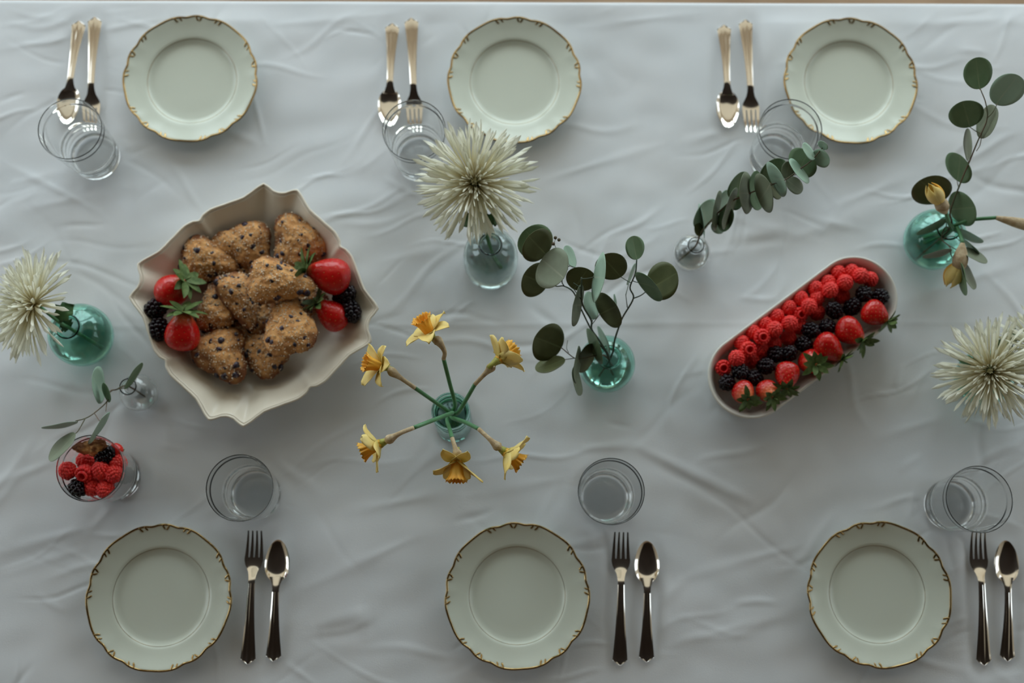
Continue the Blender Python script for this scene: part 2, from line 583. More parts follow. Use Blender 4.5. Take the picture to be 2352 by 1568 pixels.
def make_plate():
    t = thing('dinner_plate', 'x', 'plate')
    prof_top = [(0, .0062), (.02, .0062), (.045, .0064), (.058, .0068), (.063, .0080), (.0662, .0105), (.0682, .0132), (.0715, .0144),
                (.078, .0160), (.086, .0184), (.094, .0214), (.0992, .0236), (RP, .0236)]
    prof_bot = [(RP, .0221), (.097, .0204), (.088, .0160), (.078, .0122), (.068, .0085), (.060, .0040), (.056, .0), (.052, 0), (.051, .0025), (0, .0028)]
    f = lambda ph, r: 1 + (plate_rad(ph) - 1) * max(0, min(1, (r - .074) / .026))
    v, fc = lathe(prof_top + prof_bot, 200, f)
    mesh('dish', v, [q[::-1] for q in fc], M['porcelain'], t)
    n = 260
    v, fc = [], []
    for k in range(n):
        ph = 2 * PI * k / n
        R_ = RP * plate_rad(ph)
        for (dr, dz) in ((-.0027, .0000), (-.0025, .0004), (-.0008, .0004), (.0004, -.0001), (.0004, -.0015), (-.0010, -.0018)):
            r = R_ + dr
            v.append((r * math.cos(ph), r * math.sin(ph), .0237 + min(0, dr + .0008) * .42 + dz))
    for k in range(n):
        for j in range(6):
            a_, b_ = k * 6, ((k + 1) % n) * 6
            fc.append((a_ + j, b_ + j, b_ + (j + 1) % 6, a_ + (j + 1) % 6))
    mesh('gilt_rim', v, [q[::-1] for q in fc], M['gilt'], t)
    pts = [(.0672 * math.cos(2 * PI * k / 120), .0672 * math.sin(2 * PI * k / 120), .0119) for k in range(121)]
    mesh('gilt_ring', *tube(pts, .00040, 6, caps=False), M['gilt'], t)
    for g in range(5):
        for (off, side, s) in ((-21.5, 1, 1.0), (-17.5, 1, .85), (-3.5, 1, 1.0), (2.0, -1, .95), (16.5, -1, .85), (21, -1, 1.0)):
            ph0 = math.radians(72 * g + off)
            pts = []
            for k in range(9):
                u = k / 8
                r = RP * plate_rad(ph0) - .0008 - s * .0078 * u + s * .0016 * max(0, u - .6)
                ph = ph0 + side * s * (.010 * math.sin(u * 2.2) + .032 * u * u)
                z = .0214 + (r - .094) * (.42 if r > .094 else .37) + .0003
                pts.append((r * math.cos(ph), r * math.sin(ph), z))
            mesh('gilt_scroll', *tube(pts, lambda u: s * (.0009 + .0011 * math.sin(PI * min(1, .25 + u * .75)) * u), 8, flat=.35, flat_axis=(-.4 * math.cos(ph0), -.4 * math.sin(ph0), 1)), M['gilt'], t)
    return t


PLATES = [
    ((438, 180), 14, 'white gilt-edged plate in the top left place setting'),
    ((1182, 183), 14, 'white gilt-edged plate behind the central spider mum, top middle setting'),
    ((1953, 185), 15, 'white gilt-edged plate partly behind a tumbler, top right setting'),
    ((366, 1371), 16, 'white gilt-edged plate below the tumbler of berries, bottom left setting'),
    ((1188, 1367), 22, 'white gilt-edged plate below the daffodils, bottom middle setting'),
    ((2019, 1364), 32, 'white gilt-edged plate in the bottom right place setting'),
]
plate0 = make_plate()
for i, (p, rz, lab) in enumerate(PLATES):
    t = plate0 if i == 0 else copy_tree(plate0)
    q = at(p[0], p[1], .021)
    t.location = (q.x, q.y, TZ)
    t.rotation_euler = (0, 0, math.radians(rz))
    tag(t, lab, 'plate', 'gilt-edged dinner plates')
    press(q, .060)


# ------------------------------------------------------------------ forks and spoons
def loft(secs, ridges=0.0, nseg=17):
    """secs: (y, halfwidth, z_top, thickness, crown[, point]) cross sections along y"""
    v, f = [], []
    n2 = nseg * 2
    for s in secs:
        y, hw, z, th, crown = s[:5]
        pt = s[5] if len(s) > 5 else 0
        for k in range(nseg):
            u = -1 + 2 * k / (nseg - 1)
            zz = z + crown * (1 - u * u) + ridges * min(1, hw / .006) * (math.cos(u * PI * 3) - 1) * .5
            v.append((u * hw, y + pt * abs(u), zz))
        for k in range(nseg):
            u = 1 - 2 * k / (nseg - 1)
            v.append((u * hw * .96, y + pt * abs(u), z - th * (1 - .5 * u * u)))
    for i in range(len(secs) - 1):
        for k in range(n2):
            k2 = (k + 1) % n2
            f.append((i * n2 + k, i * n2 + k2, (i + 1) * n2 + k2, (i + 1) * n2 + k))
    f.append(tuple(range(n2 - 1, -1, -1)))
    m = (len(secs) - 1) * n2
    f.append(tuple(m + k for k in range(n2)))
    return v, f


def handle_secs(L):
    """handle from its pointed end (y = 0) to the neck (y = L)"""
    s = [(.0000, .0010, .0055, .0008, 0, 0), (.0006, .0100, .0054, .0009, .0000, .0060), (.0030, .0106, .0052, .0013, .0001, .0040), (.0060, .0106, .0050, .0016, .0003, .0022), (.0105, .0103, .0047, .0018, .0006, 0)]
    for k in range(1, 12):
        u = k / 11
        y = .0105 + (L - .0105) * u
        hw = .0103 + (.0048 - .0103) * (1 - (1 - u) ** 1.7)
        z = .0045 + .0072 * math.sin(u * PI * .5)
        s.append((y, hw, z, .0019 + .0007 * u, .0006 + .0003 * u))
    return s


def make_fork():
    t = thing('dinner_fork', 'x', 'fork')
    LH = .110
    mesh('handle', *loft(handle_secs(LH), .0006), M['steel'], t, sharp=50)
    s = [(LH, .0048, .0117, .0026, .0009), (LH + .004, .0047, .0114, .0026, .0008), (LH + .010, .0052, .0096, .0024, .0007), (LH + .016, .0066, .0075, .0021, .0005),
         (LH + .021, .0092, .0061, .0018, .0003), (LH + .026, .0118, .0053, .0017, 0), (LH + .032, .0131, .0049, .0016, -.0004), (LH + .036, .0132, .0048, .0016, -.0005)]
    hd = mesh('head', *loft(s), M['steel'], t, sharp=50)
    for k in range(4):
        cx0 = (-1.5 + k) * .0070
        b = MB()
        sv, sf = [], []
        ss = []
        for j in range(9):
            u = j / 8
            y = LH + .0345 + u * .0385
            hw = .0026 * (1 - .62 * u)
            z = .0046 - .0008 * math.sin(u * PI * .7) + .0060 * u ** 2.2
            ss.append((y, hw, z, .0016, .0002))
        v, f = loft(ss, 0, 5)
        v = [(x + cx0 * (1 - .14 * ((y - LH - .0345) / .0385)), y, z) for (x, y, z) in v]
        mesh('tine', v, f, M['steel'], hd, sharp=50)
    return t


def make_spoon():
    t = thing('dessert_spoon', 'x', 'spoon')
    LH = .094
    mesh('handle', *loft(handle_secs(LH), .0006), M['steel'], t, sharp=50)
    s = [(LH, .0048, .0117, .0026, .0009), (LH + .004, .0047, .0116, .0026, .0009), (LH + .010, .0056, .0103, .0022, .0007), (LH + .017, .0080, .0088, .0018, .0004), (LH + .021, .0098, .0081, .0016, .0001)]
    mesh('neck', *loft(s), M['steel'], t, sharp=50)
    # bowl: concave egg shape
    v, f = [], []
    nr, na = 12, 48
    L0, L1 = LH + .0145, .1675
    cy, hl = (L0 + L1) / 2, (L1 - L0) / 2
    def pt(rr, a, dz):
        yy = math.sin(a)
        w = .0172 * (1 - .16 * yy) * math.cos(a)
        x = rr * w
        y = cy + hl * rr * yy - .001 * rr * rr
        z = .0080 - .0006 * (y - L0) / (L1 - L0) - .0050 * (1 - rr ** 3.2)
        return (x, y, z + dz)
    for layer, dz in ((0, 0), (1, -.0012)):
        base = len(v)
        v.append(pt(0, 0, dz))
        for i in range(1, nr + 1):
            for k in range(na):
                v.append(pt(i / nr, 2 * PI * k / na, dz if layer == 0 else dz * (1 - .3 * (i / nr) ** 4)))
        for k in range(na):
            q = (base, base + 1 + k, base + 1 + (k + 1) % na)
            f.append(q if layer == 0 else q[::-1])
        for i in range(1, nr):
            for k in range(na):
                a = base + 1 + (i - 1) * na
                b = base + 1 + i * na
                q = (a + k, b + k, b + (k + 1) % na, a + (k + 1) % na)
                f.append(q if layer == 0 else q[::-1])
    e0 = 1 + (nr - 1) * na
    e1 = e0 + 1 + nr * na
    for k in range(na):
        f.append((e0 + k, e1 + k, e1 + (k + 1) % na, e0 + (k + 1) % na))
    mesh('bowl', v, f, M['steel'], t, sharp=50)
    return t


CUTLERY = [  # kind, pixel of handle end, pixel of head tip, label
    ('fork', (218, 45), (207, 293), 'steel fork right of its spoon, top left setting, tines under a tumbler'),
    ('fork', (945, 48), (953, 293), 'steel fork in the top middle setting, tines seen through a tumbler'),
    ('fork', (1712, 48), (1729, 301), 'steel fork in the top right setting, tines clear of the tumbler'),
    ('fork', (569, 1524), (586, 1219), 'steel fork right of the bottom left plate'),
    ('fork', (1424, 1527), (1427, 1222), 'steel fork right of the bottom middle plate'),
    ('fork', (2260, 1526), (2247, 1224), 'steel fork right of the bottom right plate'),
    ('spoon', (181, 57), (152, 276), 'steel spoon at the far left of the top left setting'),
    ('spoon', (901, 64), (893, 280), 'steel spoon left of the fork in the top middle setting'),
    ('spoon', (1663, 63), (1673, 288), 'steel spoon left of the fork in the top right setting'),
    ('spoon', (628, 1514), (639, 1241), 'steel spoon right of the bottom left fork'),
    ('spoon', (1485, 1516), (1486, 1244), 'steel spoon right of the bottom middle fork'),
    ('spoon', (2314, 1514), (2311, 1243), 'steel spoon in the bottom right corner, right of the fork'),
]
protos = {'fork': make_fork(), 'spoon': make_spoon()}
used = set()
for kind, a, b, lab in CUTLERY:
    t = protos[kind] if kind not in used else copy_tree(protos[kind])
    used.add(kind)
    p, q = at(*a, .004), at(*b, .008)
    ang = math.atan2(q.y - p.y, q.x - p.x) - PI / 2
    Ltrue = .183 if kind == 'fork' else .1675
    dist = math.hypot(q.x - p.x, q.y - p.y)
    mid = (p + q) / 2
    dirv = (q - p)
    dirv.z = 0
    dirv.normalize()
    o = mid - dirv * Ltrue / 2
    s = 1.0
    t.location = (o.x, o.y, TZ)
    t.rotation_euler = (0, 0, ang)
    tag(t, lab, kind, 'steel forks' if kind == 'fork' else 'steel spoons')
    press(p, .008, q)


# ------------------------------------------------------------------ tumblers
def make_tumbler():
    Hg = .124
    outer = [(0, .0015), (.026, .0012), (.0300, .0), (.0335, .0006), (.0350, .003)]
    for k in range(1, 60):
        z = .003 + (Hg - .003) * k / 60
        r = .0350 + (.0448 - .0350) * (z / Hg) ** .9
        if .010 < z < .052:
            r += .0012 * math.cos((z - .010) / .042 * 2 * PI * 4) - .0012
        outer.append((r, z))
    outer.append((.0447, Hg))
    inner = [(.0443, Hg + .0004), (.0438, Hg - .0002)]
    for k in range(118, 9, -1):
        z = .003 + (Hg - .003) * k / 120
        step = .0010 + .0005 * min(1, max(0, (Hg - .014 - z) / .004))
        ring = .0010 * math.cos((z - .010) / .036 * 2 * PI * 3) - .0010 if .012 < z < .046 else 0
        inner.append((.0350 + (.0448 - .0350) * (z / Hg) ** .9 - step - .0008 * max(0, 1 - z / .05) + ring, z))
    inner += [(.0315, .0118), (.0285, .0098), (.020, .0092), (0, .0090)]
    v, f = lathe(outer + inner, 96)
    return mesh('tumbler', v, f, M['glass_clear'])


TUMBLERS = [
    ((160, 295), 'clear empty tumbler standing over the cutlery of the top left setting'),
    ((951, 298), 'clear empty tumbler left of the central white spider mum'),
    ((1816, 296), 'clear empty tumbler overlapping the top right plate'),
    ((550, 1120), 'clear empty tumbler above the fork and spoon, bottom left setting'),
    ((1404, 1128), 'clear empty tumbler with a dark rim above the bottom middle fork'),
    ((2250, 1146), 'clear empty tumbler above the fork tines, bottom right setting'),
    ((206, 1075), 'clear tumbler filled with berries at the left side'),
]
tum0 = make_tumbler()
BERRY_GLASS = None
for i, (p, lab) in enumerate(TUMBLERS):
    t = tum0 if i == 0 else tum0.copy()
    if i:
        COL.objects.link(t)
    q = at(p[0], p[1], .124)
    t.location = (q.x, q.y, TZ)
    tag(t, lab, 'glass', 'clear tumblers')
    press(q, .033)
    if i == 6:
        BERRY_GLASS = q.copy()


# ------------------------------------------------------------------ berries
def place_xy(fn, x, y, h):
    return at(*fn(x, y), h)


def raspberry_mesh(seed, hollow=True):
    r = random.Random(seed)
    b = MB()
    rows = 8
    for i in range(rows):
        u = i / (rows - 1)
        th = 0.12 + u * 1.95
        rr = .0092 * math.sin(min(th, PI / 2)) * (1 if th < PI / 2 else 1 - .10 * (th - PI / 2))
        z = .0100 * math.cos(th) if th < PI / 2 else -.0085 * (th - PI / 2)
        n = max(1, int(2 * PI * rr / .0040)) if i else 3
        for k in range(n):
            ph = 2 * PI * (k + .5 * (i % 2)) / n + r.uniform(-.06, .06)
            s = .00255 * r.uniform(.9, 1.1)
            c = Vector((rr * math.cos(ph), rr * math.sin(ph), z))
            b.add([c + p * s for p in ICO2[0]], ICO2[1])
    # the hollow core: a cup
    v, f = lathe([(0, .006), (.006, .0035), (.0072, -.001), (.0066, -.0095), (.0045, -.0098), (.0042, -.004), (.003, .001), (0, .002)], 16)
    b.add(v, f)
    me = b.build('raspberry', M['raspberry'])
    return me


def blackberry_mesh(seed):
    r = random.Random(seed)
    b = MB()
    rows = 7
    for i in range(rows):
        u = i / (rows - 1)
        th = 0.18 + u * 2.55
        rr = .0085 * math.sin(th)
        z = .0118 * math.cos(th)
        n = max(3, int(2 * PI * rr / .0052))
        for k in range(n):
            ph = 2 * PI * (k + .5 * (i % 2)) / n + r.uniform(-.1, .1)
            s = .0033 * r.uniform(.88, 1.1)
            c = Vector((rr * math.cos(ph), rr * math.sin(ph), z))
            b.add([c + p * s for p in ICO2[0]], ICO2[1])
    v, f = lathe([(0, .0105), (.006, .007), (.0085, 0), (.006, -.008), (0, -.010)], 14)
    b.add(v, f)
    return b.build('blackberry', M['blackberry'])


RASP = [raspberry_mesh(s) for s in (1, 2, 3)]
BLAK = [blackberry_mesh(s) for s in (4, 5, 6)]
_ru, _bu = set(), set()


def put_berry(kind, pos, n, size, label, group):
    """n: the way the tip of the berry points"""
    src, us = (RASP, _ru) if kind == 'raspberry' else (BLAK, _bu)
    i = random.randrange(3)
    o = src[i]
    if i in us:
        o = o.copy()
        COL.objects.link(o)
    us.add(i)
    Rm = frame(n, (random.uniform(-1, 1), random.uniform(-1, 1), .2)).to_4x4() @ Matrix.Rotation(random.uniform(0, 6.28), 4, 'Z')
    o.matrix_world = Matrix.Translation(pos) @ Rm @ Matrix.Diagonal((size, size, size, 1))
    tag(o, label, kind, group)
    return o


def strawberry(pos, axis, length, width, label, group, seed=0, calyx_open=1.0, pale=.3):
    """axis points from the tip to the calyx; pos is the middle of the fruit"""
    r = random.Random(seed)
    t = thing('strawberry', label, 'strawberry', pos, group=group)
    Rm = frame(axis)
    nr, na = 56, 64
    # seeds in a spiral
    seeds = []
    ns = 95
    for i in range(ns):
        u = .06 + .84 * (i + .5) / ns
        seeds.append((u, (i * 2.39996) % (2 * PI)))
    def surf(u, ph):
        w = width / 2 * (math.sin(PI * u ** .62) ** .62 if 0 < u < 1 else 0) * (1 - .07 * (1 - u)) * (1.0 if u < .8 else 1 + .10 * math.sin((u - .8) / .2 * PI))
        w *= 1 + .04 * math.sin(ph * 2 + seed) + .03 * math.sin(3 * ph + 2 * seed)
        z = -length / 2 + length * u
        return w, z
    v, f, pal = [], [], []
    for i in range(nr + 1):
        u = i / nr
        for k in range(na):
            ph = 2 * PI * k / na
            w, z = surf(u, ph)
            dn = 0
            for (su, sp) in seeds:
                if abs(su - u) < .05:
                    dp = (ph - sp + PI) % (2 * PI) - PI
                    d2 = ((su - u) * length) ** 2 + (dp * w) ** 2
                    dn += math.exp(-d2 / (.0012 ** 2))
            w = max(0, w - .0009 * min(1, dn))
            v.append(Rm @ Vector((w * math.cos(ph), w * math.sin(ph), z)))
            pal.append(max(0, (u - (1 - pale)) / pale) if pale else 0)
    for i in range(nr):
        for k in range(na):
            f.append((i * na + k, i * na + (k + 1) % na, (i + 1) * na + (k + 1) % na, (i + 1) * na + k))
    mi = [0] * len(f)
    for (su, sp) in seeds:
        w, z = surf(su, sp)
        c = Rm @ Vector((w * math.cos(sp), w * math.sin(sp), z))
        nrm = (Rm @ Vector((math.cos(sp), math.sin(sp), -.1))).normalized()
        Q = frame(nrm, axis)
        base = len(v)
        for p in ICO1[0]:
            v.append(c - nrm * .0004 + Q @ Vector((p.x * .00045, p.y * .00075, p.z * .0004)))
            pal.append(0)
        f += [tuple(base + q for q in ff) for ff in ICO1[1]]
        mi += [1] * len(ICO1[1])
    mesh('fruit', v, f, [M['strawberry'], M['seed']], t, midx=mi, attr={'pale': pal})
    # calyx: a ring of pointed sepals and a short stalk
    b = MB()
    nsep = 10
    for k in range(nsep):
        ph = 2 * PI * k / nsep + r.uniform(-.12, .12)
        Ls = width * r.uniform(.46, .66)
        el = r.uniform(-.15, .9) * calyx_open
        up0 = length / 2 - .0015
        wv = []
        for j in range(7):
            u = j / 6
            rad_ = .002 + Ls * u * math.cos(el)
            z = up0 + Ls * u * math.sin(el) * .9 - .25 * Ls * u * u * (1 - calyx_open * .8) + .0015
            hw = .0042 * (width / .035) * math.sin(PI * (.14 + .86 * u)) ** .8 * (1 if u < .98 else .05)
            d = Vector((math.cos(ph), math.sin(ph), 0))
            sd = Vector((-math.sin(ph), math.cos(ph), 0))
            c = d * rad_ + Vector((0, 0, z))
            for (sg, lift) in ((-1, .0010), (0, 0), (1, .0010)):
                wv.append(Rm @ (c + sd * hw * sg + Vector((0, 0, lift * (hw / .005)))))
        ff = []
        for j in range(6):
            for s_ in range(2):
                a = j * 3 + s_
                ff.append((a, a + 1, a + 4, a + 3))
        n0 = len(wv)
        wv += [p - Rm @ Vector((0, 0, .0005)) for p in wv]
        ff += [tuple(q + n0 for q in g[::-1]) for g in ff]
        b.add(wv, ff)
    b.build('calyx', M['calyx'], t)
    mesh('stalk', *tube([Rm @ Vector((0, 0, length / 2 - .001)), Rm @ Vector((.001, 0, length / 2 + .004)), Rm @ Vector((.003, .001, length / 2 + .0085))], .0011, 6), M['calyx'], t)
    return t


# ------------------------------------------------------------------ the scalloped dish of scones
DISH_PX = (582, 694)
DISH_H = .062
dish_c = at(*DISH_PX, DISH_H)
dish_c.z = TZ
K_DISH = 1.0 / ppm(*DISH_PX, DISH_H)
_tab = [(0, 259), (3, 262), (6, 272), (8, 277), (11, 268), (14, 257), (18, 246), (22, 242), (29, 239), (37, 240), (42, 236), (45, 228)]


def dish_R(ph):
    a = (math.degrees(ph) - 79.5) % 90
    a = 90 - a if a > 45 else a
    for (a0, r0), (a1, r1) in zip(_tab[:-1], _tab[1:]):
        if a0 <= a <= a1:
            s = (a - a0) / (a1 - a0)
            return (r0 + (r1 - r0) * s) * K_DISH
    return _tab[-1][1] * K_DISH


def build_scallop_dish():
    t = thing('scalloped_dish', 'large cream scalloped serving dish holding scones and berries', 'serving dish', dish_c)
    n = 288
    Rs = [dish_R(2 * PI * k / n) * 1.02 for k in range(n)]
    def ring(mix, r0, z, ext=0.0):
        out = []
        for k in range(n):
            ph = 2 * PI * k / n
            r = r0 * (1 - mix) + Rs[k] * mix + ext
            out.append(Vector((r * math.cos(ph), r * math.sin(ph), z)))
        return out
    rows = [ring(0, .02, .0085), ring(0, .06, .0085), ring(0, .088, .0088), ring(0, .097, .0100), ring(.10, .102, .0135), ring(.25, .103, .0205),
            ring(.45, .104, .0310), ring(.64, .106, .0410), ring(.80, .108, .0490), ring(.92, .11, .0550), ring(.955, .11, .0578), ring(.972, .11, .0578),
            ring(.985, .11, .0572), ring(1.0, .11, .0598), ring(1.0, .11, .0612, .0012), ring(1.0, .11, .0605, .0032), ring(1.0, .11, .0585, .0036),
            ring(.97, .11, .0545, .002), ring(.88, .11, .0470), ring(.66, .108, .0345), ring(.42, .107, .0225), ring(.2, .105, .0115), ring(0, .098, .0045),
            ring(0, .094, 0), ring(0, .089, 0), ring(0, .087, .003), ring(0, .02, .0035)]
    v = [p for r in rows for p in r]
    f = []
    for i in range(len(rows) - 1):
        for k in range(n):
            f.append((i * n + k, (i + 1) * n + k, (i + 1) * n + (k + 1) % n, i * n + (k + 1) % n))
    f.append(tuple(range(n)))
    f.append(tuple((len(rows) - 1) * n + k for k in range(n - 1, -1, -1)))
    f = [q[::-1] for q in f]
    mesh('bowl', v, f, M['stoneware'], t)
    press(dish_c, .098)
    return t


build_scallop_dish()
Z1 = zoomed(270, 400, 2.703)


def scone(pos, tip_deg, a, b, hgt, tilt, label, seed, group='blueberry scones in the scalloped dish', browned=0.0):
    """rounded wedge: a = half length towards the tip, b = half width; tilt = (lean axis degrees, amount)"""
    r = random.Random(seed)
    t = thing('blueberry_scone' if group else 'ginger_biscuit', label, 'scone' if group else 'biscuit', pos, group=group)
    R0 = Matrix.Rotation(math.radians(tilt[1]), 3, Vector((math.cos(math.radians(tilt[0])), math.sin(math.radians(tilt[0])), 0)))
    R1 = R0 @ Matrix.Rotation(math.radians(tip_deg), 3, 'Z')
    v = []
    off = Vector((seed * 3.1, seed * 1.7, 0))
    def shape(p):
        ph = math.atan2(p.y, p.x)
        rad_ = math.hypot(p.x, p.y)
        c = math.cos(ph)
        k = 1 + .12 * math.cos(3 * ph) + .05 * c
        sq = 1 + .16 * (1 - abs(p.z)) * rad_
        x = .90 * a * p.x * k * sq
        y = .90 * b * p.y * k * (1 - .14 * c) * sq
        z = hgt * (p.z if p.z > 0 else p.z * .6) * .95
        z = z * (1 - .10 * c * rad_)
        q = Vector((x, y, z))
        nn = noise.noise(q * 35 + off) * .0026 + noise.noise(q * 110 + off) * .0020 + noise.noise(q * 260 + off) * .0016 + noise.noise(q * 480 + off) * .0009 - abs(noise.noise(q * 70 - off)) * .0014
        return q + p * nn
    v = [R1 @ shape(p) for p in ICO5[0]]
    bk = [min(1, max(0, .95 + browned - 1.6 * p.z + 1.1 * noise.noise(Vector(p) * 2.2 + off))) for p in ICO5[0]]  # darker sides: browned crust plus shade between scones painted into the colour
    mesh('crust', v, ICO5[1], M['scone'], t, attr={'bake': bk})
    tops = [i for i, p in enumerate(ICO5[0]) if p.z > -.25]
    if group:
        for k in range(r.randint(17, 23)):
            i = r.choice(tops)
            s = r.uniform(.0022, .0072)
            nrm = (R1 @ ICO5[0][i]).normalized()
            Q = frame(nrm, (r.uniform(-1, 1), r.uniform(-1, 1), .3))
            vv = [v[i] - nrm * s * .55 + Q @ Vector((p.x * s * r.uniform(.9, 1.1), p.y * s * r.uniform(.6, 1), p.z * s * .75)) for p in ICO2[0]]
            mesh('blueberry', vv, ICO2[1], M['blueberry'], t)
        b_ = MB()
        for k in range(800):
            i = r.choice(tops)
            if ICO5[0][i].z < r.uniform(-.2, .9):
                continue
            s = r.uniform(.0004, .0009)
            Q = Matrix.Rotation(r.uniform(0, 6), 3, Vector((r.uniform(-1, 1), r.uniform(-1, 1), r.uniform(-1, 1))).normalized())
            jit = Vector((r.uniform(-1, 1), r.uniform(-1, 1), 0)) * .0012
            cv, cf = box(-s, s, -s, s, -s * .8, s * .8)
            b_.add([v[i] + jit + Q @ Vector(p) for p in cv], cf)
        sg = b_.build('sugar_crystals', M['sugar'], t, smooth=False)
        sg['kind'] = 'stuff'
    return t


SCONES = [  # zoom centre, tip direction, half length, half width, height above the table, dome, tilt, label
    (545, 545, -10, .041, .033, .038, .022, (0, 12), 'sugared scone at the upper left of the pile, above a strawberry'),
    (790, 440, 175, .042, .032, .036, .022, (0, 12), 'sugared scone at the top middle of the pile'),
    (1120, 425, 120, .040, .037, .038, .022, (60, 12), 'sugared scone at the upper right of the pile, nearest the dish corner'),
    (985, 668, -8, .046, .031, .082, .020, (0, 8), 'pale sugared scone lying on top of the whole pile'),
    (750, 765, -65, .044, .025, .046, .022, (110, 30), 'scone on edge just left of the topmost scone'),
    (605, 850, 95, .034, .028, .036, .021, (90, -18), 'scone between the left strawberries and the middle of the pile'),
    (1068, 950, 98, .047, .034, .070, .020, (0, -10), 'pointed scone at the lower right of the pile, leaning on another'),
    (645, 1110, -58, .044, .036, .038, .023, (0, -12), 'dark browned scone at the lower left of the pile'),
    (920, 1110, 150, .038, .032, .026, .018, (0, -8), 'scone at the bottom of the pile, partly under the pointed one'),
    (865, 880, 60, .034, .026, .022, .014, (0, 0), 'scone deep in the middle, under the topmost scone'),
    (755, 610, 10, .032, .022, .020, .014, (0, 0), 'scone half hidden behind the topmost scone, below the top middle one'),
    (1160, 795, 10, .030, .024, .022, .020, (0, 0), 'scone half hidden between the pointed scone and the right strawberries'),
    (748, 985, 80, .028, .020, .020, .014, (0, 0), 'scone showing only a strip between the lower left two'),
]
for i, (x, y, tip, a, b, h, hg, tl, lab) in enumerate(SCONES):
    scone(at(*Z1(x, y), h), tip, a, b, hg, tl, lab, i + 3, browned={3: -.35, 7: .35, 4: .2, 8: .3, 6: -.1}.get(i, .1 if i < 9 else .5))  # browning varies; the buried scones are darkened as painted shade

strawberry(at(*Z1(350, 712), .058), (.55, .25, .45), .054, .050, 'strawberry at the left of the scone dish, upper of two', 'strawberries in the scone dish', 1, .7, .18)
strawberry(at(*Z1(406, 968), .062), (.10, .75, .45), .058, .050, 'strawberry pointing down at the left of the scones, lower of two', 'strawberries in the scone dish', 2, .8, .30)
strawberry(at(*Z1(1305, 625), .066), (-.9, .10, .38), .064, .056, 'large strawberry at the right of the scone dish', 'strawberries in the scone dish', 3, 1.0, .10)
strawberry(at(*Z1(1325, 865), .052), (-.65, .45, .5), .054, .044, 'strawberry below the large one at the right of the scones', 'strawberries in the scone dish', 4, .8, .12)
for (x, y, n, lab) in ((240, 832, (.8, .3, .3), 'upper blackberry at the left edge of the scone dish'), (255, 960, (.1, -.9, .3), 'lower blackberry at the left edge of the scone dish'),
                       (1408, 748, (.8, .2, .4), 'upper blackberry at the right edge of the scone dish'), (1450, 850, (.3, -.9, .3), 'lower blackberry at the right edge of the scone dish')):
    put_berry('blackberry', at(*Z1(x, y), .052), n, 1.30, lab, 'blackberries in the scone dish')

# ------------------------------------------------------------------ the oblong dish of berries
OB_H = .052
ob_a, ob_b = at(1723, 864, OB_H), at(1966, 681, OB_H)
ob_c = (ob_a + ob_b) / 2
ob_c.z = TZ
ob_dir = (ob_b - ob_a)
ob_len = ob_dir.length / 2
ob_ang = math.atan2(ob_dir.y, ob_dir.x)
OB_R = 97 / ppm(1845, 772, OB_H)


def build_oblong():
    t = thing('oblong_dish', 'white rounded oblong dish filled with rows of berries', 'serving dish', ob_c, (0, 0, ob_ang))
    n = 48
    def ring(r, z):
        out = []
        for k in range(n):
            a = -PI / 2 + PI * k / (n - 1)
            out.append((ob_len + r * math.cos(a), r * math.sin(a), z))
        for k in range(n):
            a = PI / 2 + PI * k / (n - 1)
            out.append((-ob_len + r * math.cos(a), r * math.sin(a), z))
        return out
    rs = [(.004, .0075), (.034, .0075), (.0405, .0090), (.0445, .0135), (.0475, .024), (.0500, .040), (OB_R - .0042, .0505), (OB_R - .0028, .0524), (OB_R - .0012, .0526),
          (OB_R, .0510), (OB_R - .0008, .046), (.0515, .034), (.0490, .020), (.0455, .007), (.0430, .0005), (.0405, 0), (.039, .002), (.004, .002)]
    N = 2 * n
    v = [p for r, z in rs for p in ring(r, z)]
    f = []
    for i in range(len(rs) - 1):
        for k in range(N):
            f.append((i * N + k, i * N + (k + 1) % N, (i + 1) * N + (k + 1) % N, (i + 1) * N + k))
    f.append(tuple(range(N))[::-1])
    f.append(tuple((len(rs) - 1) * N + k for k in range(N)))
    f = [q[::-1] for q in f]
    mesh('bowl', v, f, M['baker'], t)
    press(ob_a, .043, ob_b)


build_oblong()
Z7 = zoomed(1610, 570, 3.825)
ORD = ['first', 'second', 'third', 'fourth', 'fifth', 'sixth', 'seventh', 'eighth', 'ninth', 'tenth', 'eleventh', 'twelfth', 'thirteenth']
front = [(195, 1050), (315, 965), (415, 888), (535, 778), (645, 712), (780, 662), (950, 512), (1135, 368), (1265, 302), (1405, 242)]
back = [(360, 830), (455, 735), (565, 665), (665, 597), (770, 522), (872, 580), (875, 440), (1020, 440), (1005, 350), (1120, 300), (1205, 215), (1322, 205), (1487, 272)]
low = [(445, 985), (530, 900), (640, 840), (770, 790), (870, 690), (1020, 565), (1240, 420)]
hole = {(195, 1050), (415, 888), (535, 778), (872, 580)}
for row, h, sz, txt in ((front, .056, 1.02, 'bright raspberry in the oblong dish, %s from the lower left along the main row'),
                        (back, .043, .98, 'raspberry by the dish wall behind the main row, %s from the lower left'),
                        (low, .034, 1.0, 'shaded raspberry tucked between the raspberry row and blackberries, %s from the lower left')):
    for i, p in enumerate(row):
        n = (random.uniform(-.3, .3), .5 + random.uniform(-.3, .3), .8)
        if p in hole:
            n = (random.uniform(-.15, .15), .25, -.95)
        hh = h - .012 if (row is front and i == 0) else h
        put_berry('raspberry', at(*Z7(*p), hh), n, sz, txt % ORD[i], 'raspberries in the oblong dish')
bl = [(230, 1180), (345, 1080), (470, 1140), (570, 1035), (660, 930), (770, 930), (905, 842), (965, 722), (1112, 690), (1172, 545), (1330, 515), (1430, 400), (1575, 425)]
